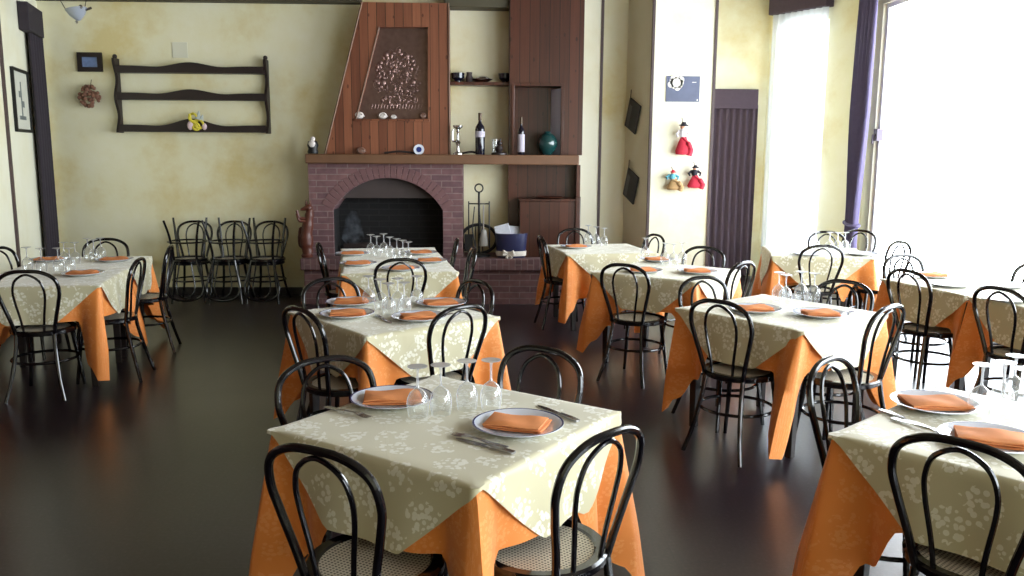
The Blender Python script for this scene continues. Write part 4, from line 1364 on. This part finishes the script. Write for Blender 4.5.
def table(c, rot, a, chairs, desc, seed, join=(False,) * 4, swing={}):
    """desc: how this table is told from the others, used in its own and its cloths' labels"""
    key = round(a, 3)
    lab = 'dark wooden table under cloths, ' + desc
    if key not in TB0:
        TB0[key] = make_table(a); t = TB0[key]; t.location = (c[0], c[1], 0); t.rotation_euler = (0, 0, R(rot)); t['label'] = lab; t['group'] = 'dining tables'
    else:
        dup(TB0[key], (c[0], c[1], 0), (0, 0, R(rot)), lab, 'dining tables')
    for kind, nm, mt, l2, g in (('under', 'tablecloth', MT['orange'], 'orange tablecloth with low pointed corners, ', 'orange tablecloths'), ('over', 'top_cloth', MT['cream'], 'cream flowered top cloth laid diagonally, ', 'cream top cloths')):
        rm_ = Matrix.Rotation(-R(rot), 2)
        seats = [rm_ @ (Vector(q) - Vector(c)) for q in SEATS]
        o = obj(nm, cloth_mesh(a, kind, [q for q in seats if q.length < 1.2], seed, join, {k_: rm_ @ Vector(v_) for k_, v_ in swing.items()}), mt, None, smooth=70)
        o.location = (c[0], c[1], 0); o.rotation_euler = (0, 0, R(rot))
        tag(o, l2 + desc, 'tablecloth', g)


ALL = (True,) * 4
F_ = False
T_ = True
DESC = dict(
    T1='nearest table in the middle', T2='second table of the middle row', T3a='near half of the fireplace table', T3b='far half of the fireplace table',
    T4='table in the middle of the right side', T5='table at the bottom right corner', T6a='near half of the left wall table', T6b='far half of the left wall table',
    T7a='table before the panelled cupboard', T7b='table before the doll pillar', T8='table before the voile window', T9='far half of the big window table', T10='near half of the big window table')
TABS = dict(
    T1=((-0.105, 2.815), 53.5, 0.845, ALL), T2=((-0.51, 4.78), 38, 0.85, ALL),
    T3a=((-0.70, 6.93), 9, 0.88, (T_, T_, F_, T_)), T3b=((-0.845, 7.80), 9, 0.88, (F_, T_, F_, T_)),
    T4=((1.785, 4.88), 36, 0.85, ALL), T5=((1.79, 2.59), 40, 0.88, (T_, F_, F_, T_)),
    T6a=((-3.155, 6.205), 10, 0.86, (T_, T_, F_, F_)), T6b=((-3.305, 7.055), 10, 0.86, (F_, T_, T_, T_)),
    T7a=((1.158, 8.21), 9, 0.86, (F_, T_, T_, T_)), T7b=((1.485, 6.63), 52, 0.86, (F_, T_, T_, T_)),
    T8=((3.23, 7.98), -13, 0.88, (T_, T_, T_, F_)), T9=((3.52, 5.90), 15, 0.80, (F_, T_, T_, T_)), T10=((3.73, 5.10), 15, 0.80, (F_, F_, F_, T_)))
JOIN = dict(T3a=(F_, F_, T_, F_), T3b=(T_, F_, F_, F_), T6a=(F_, F_, T_, F_), T6b=(T_, F_, F_, F_), T9=(T_, F_, F_, F_), T10=(F_, F_, T_, F_))
# chairs: hoop top in plan, facing
CHS = [
    ('T1', (-0.44, 2.13), 61, 'black bentwood chair nearest the camera, left of the nearest table corner'),
    ('T1', (0.36, 2.25), 134, 'black bentwood chair nearest the camera, right of the nearest table corner'),
    ('T1', (-0.60, 3.13), -60, 'black bentwood chair behind the plate at the far left of the nearest table'),
    ('T1', (0.25, 3.29), -126, 'black bentwood chair behind the glasses at the far right of the nearest table'),
    ('T2', (-0.92, 4.18), 42, 'black bentwood chair at the near left side of the second middle table'),
    ('T2', (-0.10, 4.24), 132, 'black bentwood chair at the near right side of the second middle table'),
    ('T2', (-0.95, 5.21), -55, 'black bentwood chair at the far left side of the second middle table'),
    ('T2', (-0.02, 5.12), -145, 'black bentwood chair at the far right side of the second middle table'),
    ('T3', (-0.60, 6.20), 99, 'black bentwood chair at the near end of the fireplace table'),
    ('T3', (-1.42, 7.30), 6, 'black bentwood chair along the left side of the fireplace table'),
    ('T3', (-0.22, 7.72), 184, 'black bentwood chair at the right of the fireplace table, nearer the hearth'),
    ('T3', (-0.06, 6.98), 188, 'black bentwood chair at the right of the fireplace table, farther from the hearth'),
    ('T4', (1.27, 4.40), 42, 'black bentwood chair at the near left of the table right of centre'),
    ('T4', (2.14, 4.24), 128, 'black bentwood chair at the near right of the table right of centre'),
    ('T4', (1.41, 5.29), -66, 'black bentwood chair at the far left of the table right of centre'),
    ('T4', (2.28, 5.12), -140, 'black bentwood chair behind the glasses of the table right of centre'),
    ('T5', (1.33, 3.10), -48, 'black bentwood chair left of the bottom right corner table, seen from its side'),
    ('T5', (1.31, 2.16), 42, 'black bentwood chair with its back to the camera at the bottom right corner'),
    ('T6', (-2.98, 5.54), 98, 'black bentwood chair at the near end of the left wall table'),
    ('T6', (-2.50, 6.20), 186, 'black bentwood chair at the near right side of the left wall table'),
    ('T6', (-2.60, 7.10), 192, 'black bentwood chair at the far right side of the left wall table'),
    ('T6', (-3.38, 7.66), -80, 'black bentwood chair at the far end of the left wall table'),
    ('T6', (-3.92, 6.92), -5, 'black bentwood chair between the left wall and its table'),
    ('T7', (0.56, 8.02), 8, 'black bentwood chair at the left of the table before the panelled cupboard'),
    ('T7', (0.98, 8.83), -80, 'black bentwood chair behind the table before the panelled cupboard'),
    ('T7', (1.72, 8.20), 200, 'black bentwood chair standing against the left edge of the doll pillar'),
    ('T7', (1.01, 5.91), 54, 'black bentwood chair pulled out in front of the table before the pillar'),
    ('T7', (1.91, 7.08), -130, 'black bentwood chair below the dolls behind the pillar table'),
    ('T7', (1.93, 6.05), 133, 'black bentwood chair at the near right side of the pillar table'),
    ('T8', (2.98, 7.20), 86, 'black bentwood chair at the near side of the voile window table'),
    ('T8', (3.58, 8.58), -95, 'black bentwood chair behind the glasses of the voile window table'),
    ('T8', (4.02, 8.75), 215, 'black bentwood chair below the tied curtain at the big window'),
    ('T8', (3.86, 7.55), 184, 'black bentwood chair at the right of the voile window table, seen edge on'),
    ('T9', (2.92, 5.62), 18, 'black bentwood chair at the left side of the far half of the big window table'),
    ('T10', (3.09, 4.85), 18, 'black bentwood chair at the left side of the near half of the big window table'),
    ('T9', (3.34, 6.52), -75, 'black bentwood chair at the far end of the big window table'),
    ('T9', (4.10, 5.98), 195, 'black bentwood chair between the big window and its table'),
]
SEATS = []
for k, (x, y), f, lab in CHS:
    q = chair(x, y, f, lab)
    SEATS.append((q.location.x, q.location.y))

SWING = dict(T4={0: (-0.22, 0.0), 3: (0.08, 0.0)}, T6a={1: (-0.05, -0.1)})
for i, (k, (c, rot, a, chs)) in enumerate(TABS.items()):
    table(c, rot, a, chs, DESC[k], i + 1, JOIN.get(k, (F_,) * 4), SWING.get(k, {}))

# stacked pairs along the back wall
for i, (px, lab) in enumerate(((191, 'left'), (229, 'middle'), (266, 'right'))):
    p = W(px, 262, 9.45)
    fa = (-86, -92, -94)[i]
    chair(p.x, 9.45, fa, 'black bentwood chair standing against the back wall, lower of the %s stack' % lab, 'stacked chairs by the back wall', centre=True)
    chair(p.x + (-0.02, 0.015, 0.01)[i], 9.44, fa + (3, -4, 2)[i], 'black bentwood chair upside down with legs up, upper of the %s stack' % lab, 'stacked chairs by the back wall', 0.931, True, True)

# ================================================================== things on the tables
Z0 = CLOTHZ
gl0 = thing('wine_glass', 'upturned wine glass', 'glass')
m = MB().lathe([(0.0335, 0.0), (0.037, 0.02), (0.0395, 0.045), (0.037, 0.065), (0.028, 0.085), (0.014, 0.097), (0.006, 0.103)], 24); obj('bowl', m, MT['glass'], gl0, smooth=60)
m = MB().lathe([(0.006, 0.103), (0.0042, 0.112), (0.0038, 0.15), (0.0055, 0.168)], 12); obj('stem', m, MT['glass_foot'], gl0, smooth=60)
m = MB().lathe([(0.0055, 0.168), (0.02, 0.1745), (0.035, 0.1775), (0.0355, 0.1795), (0.0, 0.1800)], 24); obj('foot', m, MT['glass_foot'], gl0, smooth=60)
_g = [True]


def glass(p, label, group):
    if _g[0]:
        _g[0] = False
        gl0.location = p; gl0['label'] = label; gl0['group'] = group; return gl0
    return dup(gl0, p, (0, 0, 0), label, group)


ORD = ['leftmost', 'second from left', 'third from left', 'fourth from left', 'fifth from left', 'sixth from left', 'seventh from left', 'eighth from left', 'ninth from left', 'tenth from left']
GL = dict(
    T1=[(418, 416), (441, 414), (467, 409), (491, 408)],
    T2=[(369, 305), (381, 309), (389, 314), (398, 308), (404.5, 313), (417, 305)],
    T3=[(371, 254), (377, 256), (384, 253), (390, 257), (397, 259), (403, 261), (408.5, 263)],
    T4=[(778, 300), (785, 303), (800.5, 299), (813.5, 301)],
    T5=[(979, 413), (1001, 410), (1012, 402), (1019, 418)],
    T6=[(28, 270), (42, 271.5), (59, 271), (65, 264), (70.5, 271), (76, 264), (88.5, 259), (94.5, 260.5), (101.5, 258.5)],
    T7a=[(588, 242), (596, 244), (604, 245.5)],
    T7b=[(645, 258), (665, 264), (673, 265), (682, 263.5)],
    T8=[(815, 250), (829, 250.5), (837, 251), (844.5, 250.5)])
GD = dict(T1='nearest table', T2='second middle table', T3='fireplace table', T4='table right of centre', T5='bottom right corner table', T6='left wall table', T7a='panelled cupboard table', T7b='doll pillar table', T8='voile window table', T9='far half of the big window table', T10='near half of the big window table')
CNT = {2: 'two', 3: 'three', 4: 'four', 5: 'five', 6: 'six', 7: 'seven', 8: 'eight', 9: 'nine'}
for k, L_ in GL.items():
    L_ = sorted(L_)
    for i, (x, y) in enumerate(L_):
        o = ORD[i] if i < len(L_) - 1 else 'rightmost'
        glass(at(x, y, Z0), 'upturned wine glass, %s of the %s on the %s' % (o, CNT[len(L_)], GD[k]), 'upturned wine glasses on the ' + GD[k])

m = MB()
m.lathe([(0, 0.004), (0.085, 0.004), (0.09, 0.006), (0.125, 0.019)], 48, mi=0)
m.lathe([(0.125, 0.019), (0.1365, 0.022)], 48, mi=0)
m.lathe([(0.1365, 0.022), (0.139, 0.0225), (0.142, 0.0225)], 48, mi=1)
m.lathe([(0.142, 0.0225), (0.142, 0.0205), (0.095, 0.001), (0.088, 0.0), (0, 0.0)], 48, mi=0)
PLATE = m.mesh('dinner_plate', [MT['china'], MT['blue']], 40)


def napkin_mesh(seed, w=0.17, d=0.12):
    rng = random.Random(seed)
    m = MB(); z = 0.0
    for layer in range(3):
        nx, ny = 10, 8
        hh = 0.006
        ox, oy, an = rng.uniform(-0.006, 0.006), rng.uniform(-0.006, 0.006), rng.uniform(-0.07, 0.07)
        ww = w * (1 - 0.03 * layer); dd = d * (1 - 0.04 * layer)
        vs, fs = [], []
        ph = rng.uniform(0, 6)
        for s in (0, 1):
            for j in range(ny + 1):
                for i in range(nx + 1):
                    u, v = (i / nx - 0.5) * ww, (j / ny - 0.5) * dd
                    x, y = u * cos(an) - v * sin(an) + ox, u * sin(an) + v * cos(an) + oy
                    e = min(i, nx - i, j, ny - j)
                    b = 0.004 * sin(u * 45 + ph) * sin(v * 30 + ph) + 0.004
                    zz = z + (hh * (1.0 if e > 0 else 0.55) if s else 0) + b * (1 if e else 0.6)
                    vs.append((x, y, zz))
        wd = nx + 1; n = wd * (ny + 1)
        for j in range(ny):
            for i in range(nx):
                a = j * wd + i
                fs += [(a, a + wd, a + wd + 1, a + 1), (n + a, n + a + 1, n + a + wd + 1, n + a + wd)]
        for i in range(nx):
            for j in (0, ny):
                a = j * wd + i; fs.append((a, a + 1, n + a + 1, n + a))
        for j in range(ny):
            for i in (0, nx):
                a = j * wd + i; fs.append((a, a + wd, n + a + wd, n + a))
        m.add(vs, fs); z += hh + 0.0008
    return m.mesh('folded_napkin', MT['napkin'], 50)


NAPS = [napkin_mesh(s) for s in range(4)]
# plate: pixel of its centre, napkin turn (degrees), napkin scale, description
PL = [
    ('T1', 392, 400, 2, 1.08, 'left side of the nearest table'), ('T1', 518, 426, -22, 1.05, 'right side of the nearest table, before the cutlery'),
    ('T2', 347, 314, 5, 1.0, 'near left of the second middle table'), ('T2', 419, 317, 12, 1.0, 'near right of the second middle table'),
    ('T2', 351, 302, 0, 1.0, 'far left of the second middle table'), ('T2', 441, 303, 14, 1.0, 'far right of the second middle table'),
    ('T3', 352, 253, 0, 1.0, 'far left of the fireplace table'), ('T3', 358, 263, 0, 1.0, 'near left of the fireplace table'),
    ('T3', 421, 252, 8, 1.0, 'far right of the fireplace table'), ('T3', 430, 260, 8, 1.0, 'near right of the fireplace table'), ('T3', 401, 268, 0, 1.0, 'near end of the fireplace table'),
    ('T4', 755, 309, 0, 1.0, 'left of the table right of centre'), ('T4', 820, 314, -4, 1.0, 'right of the table right of centre'),
    ('T5', 935, 405, -6, 1.15, 'far side of the bottom right corner table'), ('T5', 990, 441, -25, 1.1, 'near side of the bottom right corner table'),
    ('T6', 83, 273, 0, 1.0, 'near right of the left wall table'), ('T6', 114, 259, 0, 1.0, 'far right of the left wall table'), ('T6', 49, 259, 0, 1.0, 'far left of the left wall table'),
    ('T7a', 576, 246, 10, 1.0, 'panelled cupboard table'),
    ('T7b', 643, 270, 4, 1.0, 'near left of the doll pillar table'), ('T7b', 697, 271, -4, 1.0, 'right of the doll pillar table'), ('T7b', 657, 259, 4, 1.0, 'far left of the doll pillar table'),
    ('T8', 808, 253, 0, None, 'left of the voile window table'), ('T8', 862, 253, 0, None, 'right of the voile window table'),
    ('T9', 932, 275, 0, 1.0, 'far half of the big window table'), ('T9', 950, 284, 0, None, 'far half of the big window table, empty'), ('T10', 1004, 285, 0, None, 'far side of the near big window table'), ('T10', 1008, 299, 0, None, 'near side of the near big window table'),
]
for i, (k, x, y, an, sc, d) in enumerate(PL):
    p = at(x, y + 2, Z0)
    o = obj('dinner_plate', PLATE, None, None, loc=p)
    o.scale = (1.08, 1.08, 1)
    tag(o, ('blue rimmed white plate under a napkin, ' if sc else 'bare white plate, ') + d, 'plate', 'dinner plates on the tables')
    if sc:
        o = obj('folded_napkin', NAPS[i % 4], None, None, loc=(p.x + 0.0, p.y, p.z + 0.0065 if sc < 1.02 else p.z + 0.0065))
        o.rotation_euler = (0, 0, R(an)); o.scale = (sc * 1.15, sc * 1.12, 1.1)
        tag(o, 'folded orange napkin, ' + d, 'napkin', 'orange napkins on the plates')


def fork_mesh():
    m = MB(); n = 14
    vs = []
    prof = [(0, 0.009), (0.02, 0.011), (0.06, 0.008), (0.10, 0.0045), (0.13, 0.004), (0.14, 0.008), (0.155, 0.0125)]
    zc = lambda x: 0.003 + 0.008 * max(0, sin(max(0, (x - 0.05)) / 0.15 * pi)) * 0.7
    for x, w in prof: vs += [(x, -w, zc(x)), (x, w, zc(x)), (x, w, zc(x) + 0.0025), (x, -w, zc(x) + 0.0025)]
    fs = [(3, 2, 1, 0)] + [tuple(4 * i + a for a in (k, (k + 1) % 4)) + tuple(4 * (i + 1) + a for a in ((k + 1) % 4, k)) for i in range(len(prof) - 1) for k in range(4)]
    e = 4 * (len(prof) - 1); fs.append((e, e + 1, e + 2, e + 3))
    m.add(vs, fs)
    for y in (-0.0105, -0.0035, 0.0035, 0.0105): m.tube([(0.152, y, zc(0.155) + 0.001), (0.178, y, zc(0.178) - 0.0005), (0.198, y, 0.006)], [0.0019, 0.0017, 0.0008], 6)
    return m.mesh('fork', MT['steel'])


def knife_mesh():
    m = MB()
    prof = [(0, 0.008, 0.006), (0.03, 0.009, 0.007), (0.09, 0.007, 0.006), (0.095, 0.006, 0.004), (0.10, 0.009, 0.002), (0.16, 0.010, 0.0016), (0.195, 0.007, 0.0014), (0.21, 0.001, 0.001)]
    vs = []
    for x, w, t in prof: vs += [(x, -w, 0.0006), (x, w, 0.0006), (x, w, 0.0006 + t), (x, -w, 0.0006 + t)]
    fs = [(3, 2, 1, 0)] + [tuple(4 * i + a for a in (k, (k + 1) % 4)) + tuple(4 * (i + 1) + a for a in ((k + 1) % 4, k)) for i in range(len(prof) - 1) for k in range(4)]
    e = 4 * (len(prof) - 1); fs.append((e, e + 1, e + 2, e + 3))
    return m.add(vs, fs).mesh('knife', MT['steel'])


FORK, KNIFE = fork_mesh(), knife_mesh()
CUT = [
    ('fork', 507, 449, 449, 434, 'steel fork beside the knife at the right plate of the nearest table'), ('knife', 514, 454, 462, 440, 'steel knife near the corner of the nearest table'),
    ('knife', 578, 422, 556, 413, 'steel knife beyond the right plate of the nearest table'), ('fork', 325, 408, 366, 418, 'steel fork at the far left edge of the nearest table'),
    ('knife', 880, 411, 929, 428, 'steel knife near the left corner of the bottom right table'), ('fork', 892, 419, 936, 433, 'steel fork near the left corner of the bottom right table'),
    ('fork', 853, 312, 836, 318, 'steel fork right of the plates on the table right of centre'), ('knife', 731, 311, 748, 318, 'steel knife left of the plates on the table right of centre'),
    ('knife', 376, 316, 389, 322, 'steel knife between the plates on the second middle table'), ('fork', 452, 314, 438, 320, 'steel fork at the right of the second middle table'),
]
for nm, x0, y0, x1, y1, lab in CUT:
    p, q = at(x0, y0, Z0), at(x1, y1, Z0)
    o = obj(nm, FORK if nm == 'fork' else KNIFE, None, None, loc=p)
    o.rotation_euler = (0, 0, math.atan2(q.y - p.y, q.x - p.x)); o.scale = (1.12, 1.12, 1.12)
    tag(o, lab, nm, 'cutlery on the tables')
